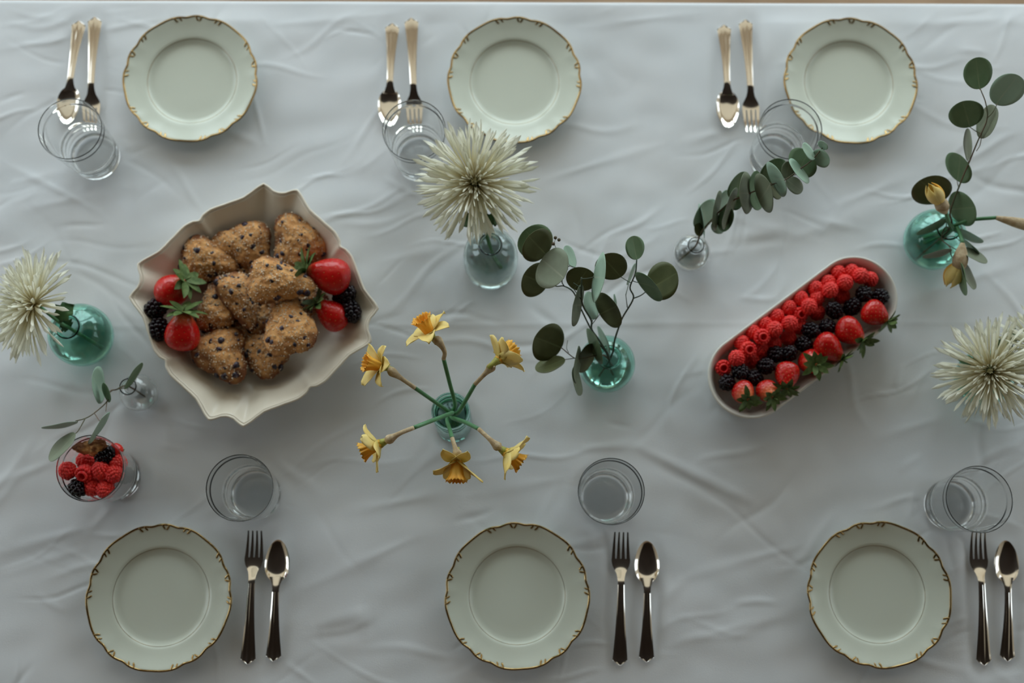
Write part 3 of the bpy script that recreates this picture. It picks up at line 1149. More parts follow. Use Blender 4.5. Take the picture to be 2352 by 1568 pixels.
for i, p in enumerate(bl):
    n = (random.uniform(-.6, .6), random.uniform(-.4, .6), .7)
    put_berry('blackberry', at(*Z7(*p), .047 + .004 * (i % 2)), n, 1.08, 'blackberry in the oblong dish, %s from the lower left end' % ORD[i], 'blackberries in the oblong dish')
e_out = Vector((math.cos(ob_ang - PI / 2), math.sin(ob_ang - PI / 2), 0))
for (x, y, ax, L_, w_, lab, sd, pl) in (
        (385, 1285, (.15, -.6, .8), .036, .034, 'strawberry with its leaves up at the lower left end of the oblong dish', 5, .5),
        (592, 1270, (.2, -.55, .75), .034, .032, 'second strawberry from the lower left end, orange-tinged beneath its leaves', 6, .5),
        (760, 1135, (-.1, -.8, .35), .042, .036, 'upright red strawberry third from the lower left end of the dish', 7, .1),
        (985, 1010, (.05, -.35, .95), .038, .038, 'strawberry with leaves spread flat to the viewer, middle of the oblong dish', 8, .4),
        (1135, 885, (.65, -.65, .15), .046, .040, 'glossy strawberry right of the one with the spread leaves', 9, .1),
        (1325, 745, (.5, -.6, .5), .046, .040, 'strawberry next to last in the row, leaves toward the dish wall', 10, .1),
        (1540, 588, (.65, -.5, .25), .040, .037, 'last strawberry in the row, leaves over the dish rim', 11, .1)):
    strawberry(at(*Z7(x - 5, y - 9), .058), ax, L_, w_, lab, 'strawberries in the oblong dish', sd, 1.0, pl)

# ------------------------------------------------------------------ the tumbler of berries
ZL = zoomed(0, 540, 2.45)
for i, (x, y, h, n, lab) in enumerate((
        (380, 1325, .100, (-.6, .3, .6), 'raspberry at the left inside the tumbler of berries'),
        (476, 1340, .104, (.1, .5, -.8), 'raspberry showing its hollow in the middle of the berry tumbler'),
        (566, 1322, .104, (.2, .6, .7), 'raspberry right of the hollow one in the berry tumbler'),
        (642, 1342, .104, (.7, .2, .5), 'raspberry against the right wall of the berry tumbler'),
        (662, 1283, .098, (.6, .5, .5), 'raspberry right of the blackberry, near the strawberry piece in the tumbler'),
        (518, 1418, .094, (.0, -.3, .9), 'raspberry beside the lower blackberry in the berry tumbler'),
        (592, 1430, .098, (.7, -.3, .5), 'raspberry at the lower right inside the tumbler of berries'),
        (478, 1270, .082, (0, .4, .9), 'shaded raspberry below the biscuit in the berry tumbler'))):
    put_berry('raspberry', at(*ZL(x, y), h), n, 1.08, lab, 'raspberries in the tumbler')
for (x, y, h, n, s, lab) in ((592, 1240, .102, (.7, .4, .4), 1.15, 'upper blackberry under the biscuit in the berry tumbler'),
                             (440, 1420, .096, (.2, -.3, .9), 1.2, 'lower left blackberry in the tumbler of berries')):
    put_berry('blackberry', at(*ZL(x, y), h), n, s, lab, 'blackberries in the tumbler')
strawberry(at(*ZL(655, 1215), .094), (-.2, -.3, -.9), .024, .020, 'small strawberry by the right wall of the berry tumbler', None, 12, .6, .1)
# berries packed below the top ones
for k in range(12):
    a = k * 2.1
    z = .025 + .052 * (k // 4) / 2.6
    put_berry('raspberry' if k % 3 else 'blackberry', Vector((BERRY_GLASS.x + .018 * math.cos(a), BERRY_GLASS.y + .018 * math.sin(a), TZ + z)), (0, 0, 1), 1.1,
              'berry packed low in the tumbler, beneath the top berries', 'berries packed low in the tumbler')
scone(at(*ZL(522, 1195), .108), 180, .0235, .012, .011, (0, 35), 'brown biscuit wedged at the back of the tumbler of berries', 40, None, browned=.7)


# ------------------------------------------------------------------ vases
def bottle(name, label, px, h_px, outer, wall, material, water=None, rim_px_h=None):
    """outer: (r, z) from the foot to the lip; px is seen at the height h_px"""
    q = at(px[0], px[1], h_px)
    base = Vector((q.x, q.y, TZ))
    t = thing(name, label, 'vase', base)
    O = [Vector((r, z)) for r, z in outer]
    # smooth the profile
    P3 = smooth_path([(p.x, p.y, 0) for p in O], 5)
    prof = [(max(0, p.x), p.y) for p in P3]
    inner = []
    for i, (r, z) in enumerate(prof):
        a = Vector(prof[max(0, i - 1)])
        b = Vector(prof[min(len(prof) - 1, i + 1)])
        d = (b - a).normalized()
        nrm = Vector((-d.y, d.x))
        inner.append((max(0.0, r + nrm.x * wall), z + nrm.y * wall * (1.6 if z < .012 else 1)))
    inner = [(r, max(z, wall * 1.4)) for r, z in inner]
    prof2 = [(0, .001)] + prof
    lip = ((prof[-1][0] + inner[-1][0]) / 2, prof[-1][1] + wall * .5)
    inn = [p for p in inner if p[0] > 1e-4]
    full = prof2 + [lip] + inn[::-1] + [(0, inn[0][1])]
    v, f = lathe(full, 80)
    mesh('glass', v, f, material, t)
    if water:
        wp = [(r - .0004, z) for r, z in inn if z < water]
        wv, wf = lathe([(0, wp[0][1] + .0003)] + [(r, z + .0003) for r, z in wp] + [(0, wp[-1][1] + .0003)], 64)
        mesh('water', wv, wf, M['water'], t)
    press(base, outer[0][0])
    return base


SPHERE = lambda R, rn, hn, lip=.002: [(R * .50, 0), (R * .72, R * .16), (R * .93, R * .5), (R, R * .92), (R * .94, R * 1.32), (R * .74, R * 1.66), (R * .48, R * 1.86), (rn, R * 1.98), (rn, R * 1.98 + hn * .6), (rn + lip, R * 1.98 + hn)]
V_LEFT = bottle('round_vase', 'round teal glass vase left of the scone dish, holding a spider mum', (184, 768), .045, SPHERE(.0445, .0155, .012), .0022, M['glass_teal'], .062)
V_AQUA = bottle('bottle_vase', 'pale aqua glass vase under the central white spider mum', (1127, 588), .050,
                [(.034, 0), (.038, .004), (.0395, .02), (.0395, .05), (.036, .075), (.026, .090), (.0165, .098), (.0145, .108), (.0165, .114)], .0024, M['glass_aqua'], .060)
V_SQUAT = bottle('round_vase', 'round teal glass vase holding silver-dollar eucalyptus in the middle', (1393, 836), .036, SPHERE(.0405, .0145, .010, .0030), .0024, M['glass_teal'], .030)
V_DAFF = bottle('bottle_vase', 'teal ringed glass bottle holding six daffodils', (1035, 944), .128,
                [(.025, 0), (.0265, .004), (.0268, .04), (.0262, .075), (.0235, .088), (.0210, .096), (.0215, .102), (.0255, .106), (.0258, .112), (.0225, .116), (.0250, .121), (.0262, .126), (.0250, .130)], .0024, M['glass_pale_teal'], .07)
V_BULB = bottle('bud_vase', 'small clear bud vase holding an arching eucalyptus branch', (1590, 578), .030, SPHERE(.0270, .0100, .012, .0020), .0016, M['glass_clear'], .038)
V_RIGHT = bottle('round_vase', 'round teal glass vase at the right with eucalyptus and daffodil buds', (2150, 548), .045, SPHERE(.0440, .0155, .012), .0022, M['glass_teal'], .060)
V_SMALL = bottle('bud_vase', 'small clear bud vase at the left holding a thin eucalyptus sprig', (318, 901), .026, SPHERE(.0265, .0085, .026, .0035), .0016, M['glass_clear'], None)
V_MUM = bottle('round_vase', 'dark teal vase hidden under the spider mum at the right edge', (2262, 866), .04, SPHERE(.0400, .0150, .012), .0022, M['glass_teal'], .055)


# ------------------------------------------------------------------ chrysanthemums
def petal_shape(c, d0, bend, L_, w0, Rm, spoon=1.0):
    """one quilled petal: closed tapering channel from c along d0, bending by the vector bend"""
    n, k_ = 8, 6
    pts = []
    for i in range(n + 1):
        u = i / n
        pts.append(c + d0 * (L_ * u) + bend * (L_ * u * u))
    v, f, pal = [], [], []
    axis = d0.cross(bend)
    for i in range(n + 1):
        u = i / n
        T = (pts[min(i + 1, n)] - pts[max(i - 1, 0)]).normalized()
        a = axis.normalized() if axis.length > 1e-6 else T.orthogonal().normalized()
        b = T.cross(a).normalized()
        w = w0 * (.55 + .45 * u + spoon * .35 * math.exp(-((u - .86) / .12) ** 2)) * (1 if u < .93 else .62 if u < .99 else .12)
        for (x, y) in ((-1, .30), (-.45, .02), (.45, .02), (1, .30), (.5, -.35), (-.5, -.35)):
            v.append(pts[i] + a * (x * w) + b * (y * w))
            pal.append(max(0, 1 - u * 1.35) ** 1.2)
    for i in range(n):
        for k in range(k_):
            k2 = (k + 1) % k_
            f.append((i * k_ + k, i * k_ + k2, (i + 1) * k_ + k2, (i + 1) * k_ + k))
    f.append(tuple(range(k_)))
    f.append(tuple(n * k_ + k for k in range(k_ - 1, -1, -1)))
    return v, f, pal


def mum(label, px, h, face, radius, seed, stem_pts, leaf_pts, rings=None):
    r = random.Random(seed)
    c = at(px[0], px[1], h)
    base = stem_pts[-1]
    t = thing('spider_mum', label, 'flower', base, group='white spider mums')
    Rm = frame(face)
    petals = []
    spec = rings or [(12, 86, .20, .0010, 0), (14, 80, .30, .0011, 0), (18, 75, .42, .0013, 1), (22, 68, .55, .0015, 1), (26, 60, .66, .0017, 1), (29, 51, .75, .0019, 2), (31, 41, .83, .0021, 2), (33, 31, .90, .0023, 2), (34, 20, .96, .0025, 2), (34, 9, 1.0, .0026, 2), (32, -3, 1.0, .0027, 2), (24, -15, .95, .0027, 2)]
    for ri, (n, el, Lf, w, kind) in enumerate(spec):
        for k in range(n):
            ph = 2 * PI * (k + .5 * (ri % 2) + r.uniform(-.28, .28)) / n
            e = math.radians(el + r.uniform(-7, 7))
            L_ = radius * Lf * r.uniform(.86, 1.10)
            d0 = Rm @ Vector((math.cos(ph) * math.cos(e), math.sin(ph) * math.cos(e), math.sin(e)))
            out = Rm @ Vector((math.cos(ph), math.sin(ph), 0))
            if kind == 0:
                bend = -out * .45
            else:
                bend = Rm @ Vector((0, 0, 1)) * r.uniform(-.22, .10) + out.cross(Rm @ Vector((0, 0, 1))) * r.uniform(-.16, .16)
            st = c + Rm @ Vector((math.cos(ph) * .010 * Lf, math.sin(ph) * .010 * Lf, -.010 * Lf))
            petals.append((L_ * w, kind, petal_shape(st, d0, bend, L_, w * radius / .075, Rm)))
    big = sorted(range(len(petals)), key=lambda i: -petals[i][0])[:100]
    bigs = set(big)
    rest = MB()
    pr = []
    for i, (_, kind, (v, f, pal)) in enumerate(petals):
        if i in bigs:
            mesh('petal', v, f, M['petal_white'], t, base, attr={'pale': pal})
        else:
            rest.add(v, f, 1 if kind == 0 else 0)
            pr += pal
    o = rest.build('inner_petals', [M['petal_white'], M['petal_cream']], t, base, attr={'pale': pr})
    o['kind'] = 'stuff'
    # green base of the head
    v, f = lathe([(0, -.004), (.008, -.005), (.011, -.010), (.009, -.018), (.003, -.023), (0, -.023)], 20)
    mesh('flower_base', [c + Rm @ Vector(p) for p in v], f, M['mum_green'], t, base)
    sp = smooth_path([c + Rm @ Vector((0, 0, -.020))] + list(stem_pts), 6)
    mesh('stem', *tube(sp, .0026, 10), M['stem_green'], t, base)
    for (a, b, w, up) in leaf_pts:
        lv, lf = mum_leaf(a, b, w, up)
        o = mesh('leaf', lv, lf, M['mum_green'], t, base)
        md = o.modifiers.new('thick', 'SOLIDIFY')
        md.thickness = .0005
    return t


def mum_leaf(a, b, w, up):
    a, b = Vector(a), Vector(b)
    d = b - a
    side = d.cross(Vector(up)).normalized()
    nrm = side.cross(d).normalized()
    v, f = [], []
    n = 14
    for i in range(n + 1):
        u = i / n
        hw = w * math.sin(PI * (.06 + .94 * u)) ** .8 * (1 + .22 * math.sin(u * 19)) * (.05 if i == n else 1)
        cpt = a + d * u + nrm * (.18 * d.length * math.sin(PI * u))
        for (s, l) in ((-1, .25), (-.5, .06), (0, 0), (.5, .06), (1, .25)):
            v.append(cpt + side * (hw * s) + nrm * (l * w))
    for i in range(n):
        for k in range(4):
            q = i * 5 + k
            f.append((q, q + 1, q + 6, q + 5))
    return v, f


def inside(base, dx, dy, z):
    return Vector((base.x + dx, base.y + dy, TZ + z))


to_cam = lambda px, py: -ray(px, py).normalized()
# left
mum('white spider mum leaning left out of the round vase at the left edge', (58, 694), .128, (-.72, .12, .70), .068, 21,
    [at(140, 742, .104), inside(V_LEFT, 0, 0, .085), inside(V_LEFT, .020, -.012, .03)],
    [(at(132, 735, .105), at(172, 700, .110), .013, (0, 0, 1)), (at(140, 738, .10), at(160, 752, .085), .010, (0, 0, 1))])
# middle
mum('large white spider mum above the pale aqua vase in the middle', (1090, 418), .150, to_cam(1090, 418) + Vector((0, .05, 0)), .0765, 22,
    [at(1106, 490, .125), inside(V_AQUA, 0, 0, .095), inside(V_AQUA, .012, -.008, .02)],
    [(at(1102, 490, .125), at(1060, 520, .110), .008, (0, 0, 1)), (at(1110, 500, .122), at(1145, 512, .11), .009, (0, 0, 1))])
# right
mum('white spider mum at the right edge below the pale second one', (2275, 852), .135, to_cam(2275, 852) + Vector((-.02, -.02, 0)), .066, 23,
    [at(2262, 862, .11), inside(V_MUM, 0, 0, .085), inside(V_MUM, .01, -.01, .02)],
    [(at(2275, 835, .112), at(2330, 752, .115), .011, (0, 0, 1)), (at(2260, 850, .11), at(2200, 826, .105), .010, (0, 0, 1)), (at(2290, 850, .112), at(2345, 870, .11), .011, (0, 0, 1))])
mum('white spider mum cut off by the right edge, above its neighbour', (2412, 800), .135, (.25, .15, .9), .060, 24,
    [at(2330, 830, .11), inside(V_MUM, .004, .004, .085), inside(V_MUM, .016, .0, .02)], [])


# ------------------------------------------------------------------ daffodils
def daff_petal(c, ax, out, L_, w, curl, seed):
    """ax: the way the flower faces; out: radial direction of the petal"""
    side = ax.cross(out).normalized()
    v, f, pal = [], [], []
    n = 10
    for i in range(n + 1):
        u = i / n
        hw = w * (math.sin(PI * (.14 + .80 * u ** .85)) ** .8) * (1 if i < n else .12)
        p = c + out * (L_ * u * (1 - .10 * u)) + ax * (L_ * (curl[0] * u + curl[1] * u * u))
        for s in (-1, -.5, 0, .5, 1):
            tw = curl[2] * s * u * w
            v.append(p + side * (hw * s) + ax * (.28 * hw * s * s + tw + .0006 * math.sin(seed * 3 + u * 9 + s * 4)))
            pal.append(max(0, 1 - 2.2 * u) * .8)
    for i in range(n):
        for k in range(4):
            q = i * 5 + k
            f.append((q, q + 1, q + 6, q + 5))
    return v, f, pal


def daffodil(label, stem, sp, hub, mouth, seed, group='daffodils in the teal bottle', size=1.0, curl=(.35, -.35), tube_col='tube_green', roll=0.0, back=0.0):
    r = random.Random(seed)
    base = stem[0]
    t = thing('daffodil', label, 'flower', base, group=group)
    mesh('stem', *tube(smooth_path(stem, 6), .0027, 10), M['stem_green'], t, base)
    ax = (mouth - hub).normalized()
    P = smooth_path([stem[-1]] + sp, 6)
    neck = hub - ax * .008
    P2 = smooth_path([stem[-1]] + sp + [neck], 5)
    b = MB()
    b.add(*tube(P2, lambda u: .0028 + .0030 * size * math.exp(-((u - .72) / .20) ** 2), 10))
    # torn papery flap
    q = P2[int(len(P2) * .62)]
    b.add(*tube(smooth_path([q, q + (neck - q) * .6 + Vector((.002, -.002, .005)), neck + Vector((.003, -.004, .004))], 4), lambda u: .0030 * (1 - .75 * u), 8, flat=.35))
    o = b.build('spathe', M['spathe'], t, base)
    mesh('flower_tube', *tube([neck - ax * .008, neck, hub - ax * .003, hub + ax * .001], lambda u: .0026 + .0034 * u, 12), M[tube_col], t, base)
    Q = frame(ax, (0, 0, 1))
    L_ = .030 * size
    for k in range(6):
        ph = PI / 3 * k + roll + r.uniform(-.10, .10)
        out = Q @ Vector((math.cos(ph), math.sin(ph), 0))
        bk = back * max(0, out.z)
        v, f, pal = daff_petal(hub + ax * (.0008 if k % 2 else 0), ax, out, L_ * r.uniform(.92, 1.08), .0098 * size, (curl[0] - bk + r.uniform(-.12, .12), curl[1] + r.uniform(-.10, .10), r.uniform(-.25, .25)), seed + k)
        po = mesh('petal', v, f, M['daffodil'], t, base, attr={'pale': pal})
        md = po.modifiers.new('thick', 'SOLIDIFY')
        md.thickness = .0005
    # trumpet with a frilled mouth
    n = 60
    rows = []
    Lc = (mouth - hub).length
    for layer in (0, 1):
        seq = range(11) if layer == 0 else range(10, -1, -1)
        for i in seq:
            u = i / 10
            rows.append([])
            for k in range(n):
                ph = 2 * PI * k / n
                fr = max(0, u - .55) / .45
                rr = size * (.0048 + .0036 * u + .0022 * fr * fr) * (1 + .045 * math.cos(6 * ph) + fr * .10 * math.sin(12 * ph + seed) + fr * .05 * math.sin(25 * ph)) - (.0004 if layer else 0)
                z = Lc * u * (1 + fr * .05 * math.sin(18 * ph + seed))
                rows[-1].append(hub + Q @ Vector((rr * math.cos(ph), rr * math.sin(ph), z)))
    v = [p for rr in rows for p in rr]
    f = []
    for i in range(len(rows) - 1):
        for k in range(n):
            f.append((i * n + k, i * n + (k + 1) % n, (i + 1) * n + (k + 1) % n, (i + 1) * n + k))
    mesh('trumpet', v, f, M['corona'], t, base)
    return t


Z5 = zoomed(780, 680, 3.41)
A5 = lambda x, y, h: at(*Z5(x, y), h)
mouthc = Vector((V_DAFF.x, V_DAFF.y, TZ))
def dstem(dx, dy, pts):
    return [mouthc + Vector((-dx * .6, -dy * .6, .012)), mouthc + Vector((dx * .2, dy * .2, .100))] + pts


daffodil('daffodil pointing to the top, upright and fully open', dstem(.002, .010, [A5(905, 850, .150), A5(862, 680, .185), A5(815, 492, .215)]),
         [A5(822, 435, .224), A5(775, 355, .232)], A5(712, 295, .236), A5(637, 172, .250), 1, size=1.22, curl=(.42, -.30), roll=.2)
daffodil('daffodil at the upper left of the bunch, facing left', dstem(-.010, .006, [A5(835, 890, .150), A5(700, 795, .180), A5(590, 718, .205)]),
         [A5(500, 655, .215), A5(420, 600, .224)], A5(335, 552, .226), A5(195, 518, .236), 2, size=1.12, curl=(.72, -.25), roll=.5, back=.5)
daffodil('daffodil at the upper right of the bunch, seen from behind', dstem(.010, .006, [A5(925, 915, .150), A5(990, 812, .175), A5(1060, 690, .200)]),
         [A5(1125, 622, .208), A5(1180, 565, .214)], A5(1235, 505, .220), A5(1365, 405, .212), 3, size=1.18, curl=(.62, -.2), roll=.1)
daffodil('daffodil at the lower left of the bunch, with a thick nearer stem', dstem(-.010, -.002, [A5(880, 915, .165), A5(740, 968, .215), A5(580, 1030, .240)]),
         [A5(480, 1070, .245), A5(400, 1115, .243)], A5(325, 1152, .232), A5(170, 1222, .230), 4, size=1.15, curl=(.62, -.15), roll=.9, back=.2)
daffodil('daffodil at the bottom of the bunch, hanging toward the bottom plates', dstem(0, -.008, [A5(842, 965, .150), A5(862, 1040, .190), A5(882, 1112, .215)]),
         [A5(900, 1170, .222), A5(918, 1225, .222)], A5(920, 1280, .216), A5(915, 1450, .219), 5, size=1.2, curl=(.70, -.10), roll=.0, back=.95)
daffodil('daffodil at the lower right of the bunch, nodding down', dstem(.008, -.006, [A5(880, 950, .155), A5(980, 985, .185), A5(1090, 1040, .210)]),
         [A5(1160, 1105, .218), A5(1230, 1170, .218)], A5(1290, 1215, .214), A5(1428, 1310, .212), 6, size=1.18, curl=(.60, -.10), roll=.3, back=.15)


# ------------------------------------------------------------------ eucalyptus
E1, E2 = ROT @ Vector((1, 0, 0)), ROT @ Vector((0, 1, 0))


class Sprig:
    def __init__(s, name, label, fn, scale, group=None, cat='eucalyptus sprig', twig='twig'):
        s.fn, s.k, s.twig = fn, scale, twig
        s.label, s.name, s.group, s.cat = label, name, group, cat
        s.lines, s.samples, s.leaves = [], [], []
        s.b = MB()

    def line(s, pts, r0=.0013, r1=.0007):
        """pts: (x, y, h) in the zoomed picture or a Vector"""
        P = [p if isinstance(p, Vector) else at(*s.fn(p[0], p[1]), p[2]) for p in pts]
        Q = smooth_path(P, 6)
        s.b.add(*tube(Q, lambda u: r0 + (r1 - r0) * u, 7))
        s.samples += Q
        s.base = getattr(s, 'base', Q[0])
        return s

    def pix(s, p):
        d = ROT.transposed() @ (p - CAM)
        return (1176 + F * d.x / -d.z, 784 - F * d.y / -d.z)

    def leaf(s, x, y, a, b, ang, bx, by, m, sign=1, dh=0.0, cup=.10):
        cx, cy = s.fn(x, y)
        qx, qy = s.fn(bx, by)
        near = min(s.samples, key=lambda p: (s.pix(p)[0] - qx) ** 2 + (s.pix(p)[1] - qy) ** 2)
        h = near.z - TZ + dh
        C0 = at(cx, cy, h)
        k = ppm(cx, cy, h) * s.k                                   # zoomed pixels per metre
        v_ = (CAM - C0).normalized()
        e1 = (E1 - v_ * E1.dot(v_)).normalized()
        e2 = v_.cross(e1)
        A = math.radians(ang)
        U = e1 * math.cos(A) + e2 * math.sin(A)
        mI = -e1 * math.sin(A) + e2 * math.cos(A)
        ratio = min(1.0, b / (a * .90))
        tau = math.acos(ratio)
        Vv = mI * math.cos(tau) + v_ * math.sin(tau) * sign
        SA, SB = a / k, b / k / max(.10, ratio)
        px, py = (bx - x) / k, -(by - y) / k
        p = px * math.cos(A) + py * math.sin(A)
        q = (-px * math.sin(A) + py * math.cos(A)) / max(.10, ratio)
        beta = math.atan2(q / SB, p / SA)
        N = U.cross(Vv).normalized()
        if N.dot(v_) < 0:
            N = -N
        vs = (-1, -.72, -.4, -.07, 0, .07, .4, .72, 1)
        n = 16
        v, f, rib = [], [], []
        for i in range(n + 1):
            u = -math.cos(PI * i / n)                               # -1 tip .. 1 base
            hw = math.sqrt(max(0, 1 - u * u)) * (1 - .06 * u)
            if i in (0, n):
                hw = .02
            for w in vs:
                uu, ww = u * (1.0), w * hw
                X = uu * math.cos(beta) - ww * math.sin(beta)
                Y = uu * math.sin(beta) + ww * math.cos(beta)
                rr = X * X + Y * Y
                z = cup * SA * (rr * .55 + abs(ww) * .35) + .03 * SA * math.sin(3 * u + x) * abs(ww)
                v.append(C0 + U * (X * SA) + Vv * (Y * SB) + N * z)
                rib.append((1.0 if w == 0 else 0.0) * (.35 + .65 * max(0, u)))
        for i in range(n):
            for j in range(8):
                q_ = i * 9 + j
                f.append((q_, q_ + 1, q_ + 10, q_ + 9))
        bp = C0 + U * (math.cos(beta) * SA) + Vv * (math.sin(beta) * SB) + N * cup * SA * .55
        near2 = min(s.samples, key=lambda p_: (p_ - bp).length)
        if (near2 - bp).length > .0015:
            s.b.add(*tube(smooth_path([near2, near2.lerp(bp, .5) - Vector((0, 0, .001)), bp], 4), lambda u_: .0007 - .0002 * u_, 6))
        s.leaves.append((v, f, rib, m))
        return s

    def done(s):
        t = thing(s.name, s.label, s.cat, s.base, group=s.group)
        s.b.build('stem', M[s.twig], t, s.base)
        for (v, f, rib, m) in s.leaves:
            o = mesh('leaf', v, f, M[m], t, s.base, attr={'pale': rib})
            md = o.modifiers.new('thick', 'SOLIDIFY')
            md.thickness = .0004
            md.offset = 0
        return t


# silver-dollar eucalyptus in the middle vase
Z6 = zoomed(1170, 490, 3.266)
G6 = 'eucalyptus stems in the middle vase'
sp = Sprig('eucalyptus_sprig', 'eucalyptus stem leaning right in the middle vase, few round leaves', Z6, 3.266, G6, twig='twig_dark')
sp.line([inside(V_SQUAT, -.008, -.012, .01), inside(V_SQUAT, .003, .003, .086), (790, 950, .110), (822, 850, .125), (852, 775, .138), (930, 637, .165), (905, 555, .178), (945, 450, .195), (955, 348, .205)], .0015, .0009)
sp.line([(930, 637, .165), (985, 615, .17), (1032, 580, .172)], .0009, .0007).line([(885, 705, .15), (873, 610, .165)], .0007, .0005).line([(840, 800, .135), (800, 700, .15)], .0006, .0004)
sp.leaf(765, 395, 122, 102, 5, 838, 475, 'euca_dark', 1, -.002).leaf(938, 258, 90, 71, 95, 955, 348, 'euca_mid').leaf(1150, 510, 146, 119, 80, 1032, 580, 'euca_dark', -1)
sp.leaf(1050, 540, 142, 48, -48, 985, 518, 'euca_mid', 1, .012).leaf(908, 455, 88, 13, 70, 873, 610, 'euca_light').leaf(797, 655, 52, 9, -82, 800, 700, 'euca_light')
sp.done()
sp = Sprig('eucalyptus_sprig', 'leafy eucalyptus stem leaning left and up, broadest leaves of the middle vase', Z6, 3.266, G6, twig='twig_dark')
sp.line([inside(V_SQUAT, .010, -.010, .01), inside(V_SQUAT, -.002, .003, .086), (660, 960, .112), (605, 855, .128), (530, 700, .150), (480, 590, .165), (410, 545, .172), (330, 530, .176), (285, 340, .19), (270, 302, .195)], .0014, .0007)
sp.line([(410, 545, .172), (395, 500, .185), (440, 400, .19), (490, 405, .185)], .0008, .0006).line([(440, 420, .19), (345, 250, .205), (345, 190, .208)], .0005, .0003)
sp.leaf(195, 212, 140, 122, 40, 272, 300, 'euca_mid', 1, -.008).leaf(207, 237, 138, 96, 52, 268, 300, 'euca_dark', 1, .006).leaf(330, 417, 162, 108, 62, 405, 480, 'euca_grey', -1, .02)
sp.leaf(192, 497, 138, 98, 62, 300, 540, 'euca_dark', 1, -.006).leaf(450, 325, 88, 40, 112, 490, 405, 'euca_light')
bb = MB()
for (x, y) in ((345, 182), (372, 198), (330, 228)):
    c = at(*Z6(x, y), .208)
    bb.add([c + Vector((p.x * .0024, p.y * .0024, p.z * .0034)) for p in ICO2[0]], ICO2[1])
t = sp.done()
bb.build('bud_cluster', M['twig'], t, sp.base)
sp = Sprig('eucalyptus_sprig', 'upright dark eucalyptus stem in the middle vase, leaves turned edge-on', Z6, 3.266, G6, twig='twig_dark')
sp.line([inside(V_SQUAT, .002, .010, .01), inside(V_SQUAT, 0, 0, .086), (680, 960, .115), (618, 870, .145), (614, 802, .165), (556, 700, .190), (540, 620, .205), (541, 480, .225)], .0015, .0011)
sp.line([(541, 490, .225), (585, 488, .226), (632, 478, .226)], .0007, .0006).line([(540, 560, .215), (480, 520, .215)], .0006, .0005)
sp.leaf(537, 490, 116, 90, -12, 500, 545, 'euca_dark', 1, -.02).leaf(682, 482, 192, 44, 80, 632, 478, 'euca_light', -1, .004).leaf(502, 688, 160, 33, 79, 540, 685, 'euca_grey', 1, .004)
sp.leaf(608, 692, 108, 52, 104, 622, 802, 'euca_light', 1, -.012).leaf(748, 722, 148, 72, -58, 680, 755, 'euca_dark', 1, .0)
sp.done()
sp = Sprig('eucalyptus_sprig', 'low eucalyptus stem drooping left from the middle vase', Z6, 3.266, G6, twig='twig')
sp.line([inside(V_SQUAT, .012, .0, .012), inside(V_SQUAT, -.003, 0, .086), (690, 1060, .105), (620, 1072, .115), (560, 1085, .120), (490, 1085, .122), (388, 1005, .126)], .0011, .0007)
sp.line([(490, 1085, .122), (418, 1095, .122)], .0006, .0005).line([(445, 1045, .124), (430, 1010, .128), (437, 950, .132)], .0005, .0003)
sp.leaf(287, 965, 152, 108, 60, 388, 1005, 'euca_dark', 1).leaf(308, 1137, 118, 56, 18, 418, 1095, 'euca_dark', -1).leaf(572, 1080, 120, 55, 64, 622, 1072, 'euca_dark', 1, -.008)
sp.leaf(650, 995, 146, 38, -69, 632, 1035, 'euca_mid', 1, .012).leaf(500, 1130, 142, 24, 84, 512, 1110, 'euca_grey', 1, .010).leaf(500, 1258, 112, 32, -79, 490, 1150, 'euca_grey', -1, .004).leaf(716, 945, 112, 22, -66, 745, 1040, 'euca_light', 1, .0)
sp.done()

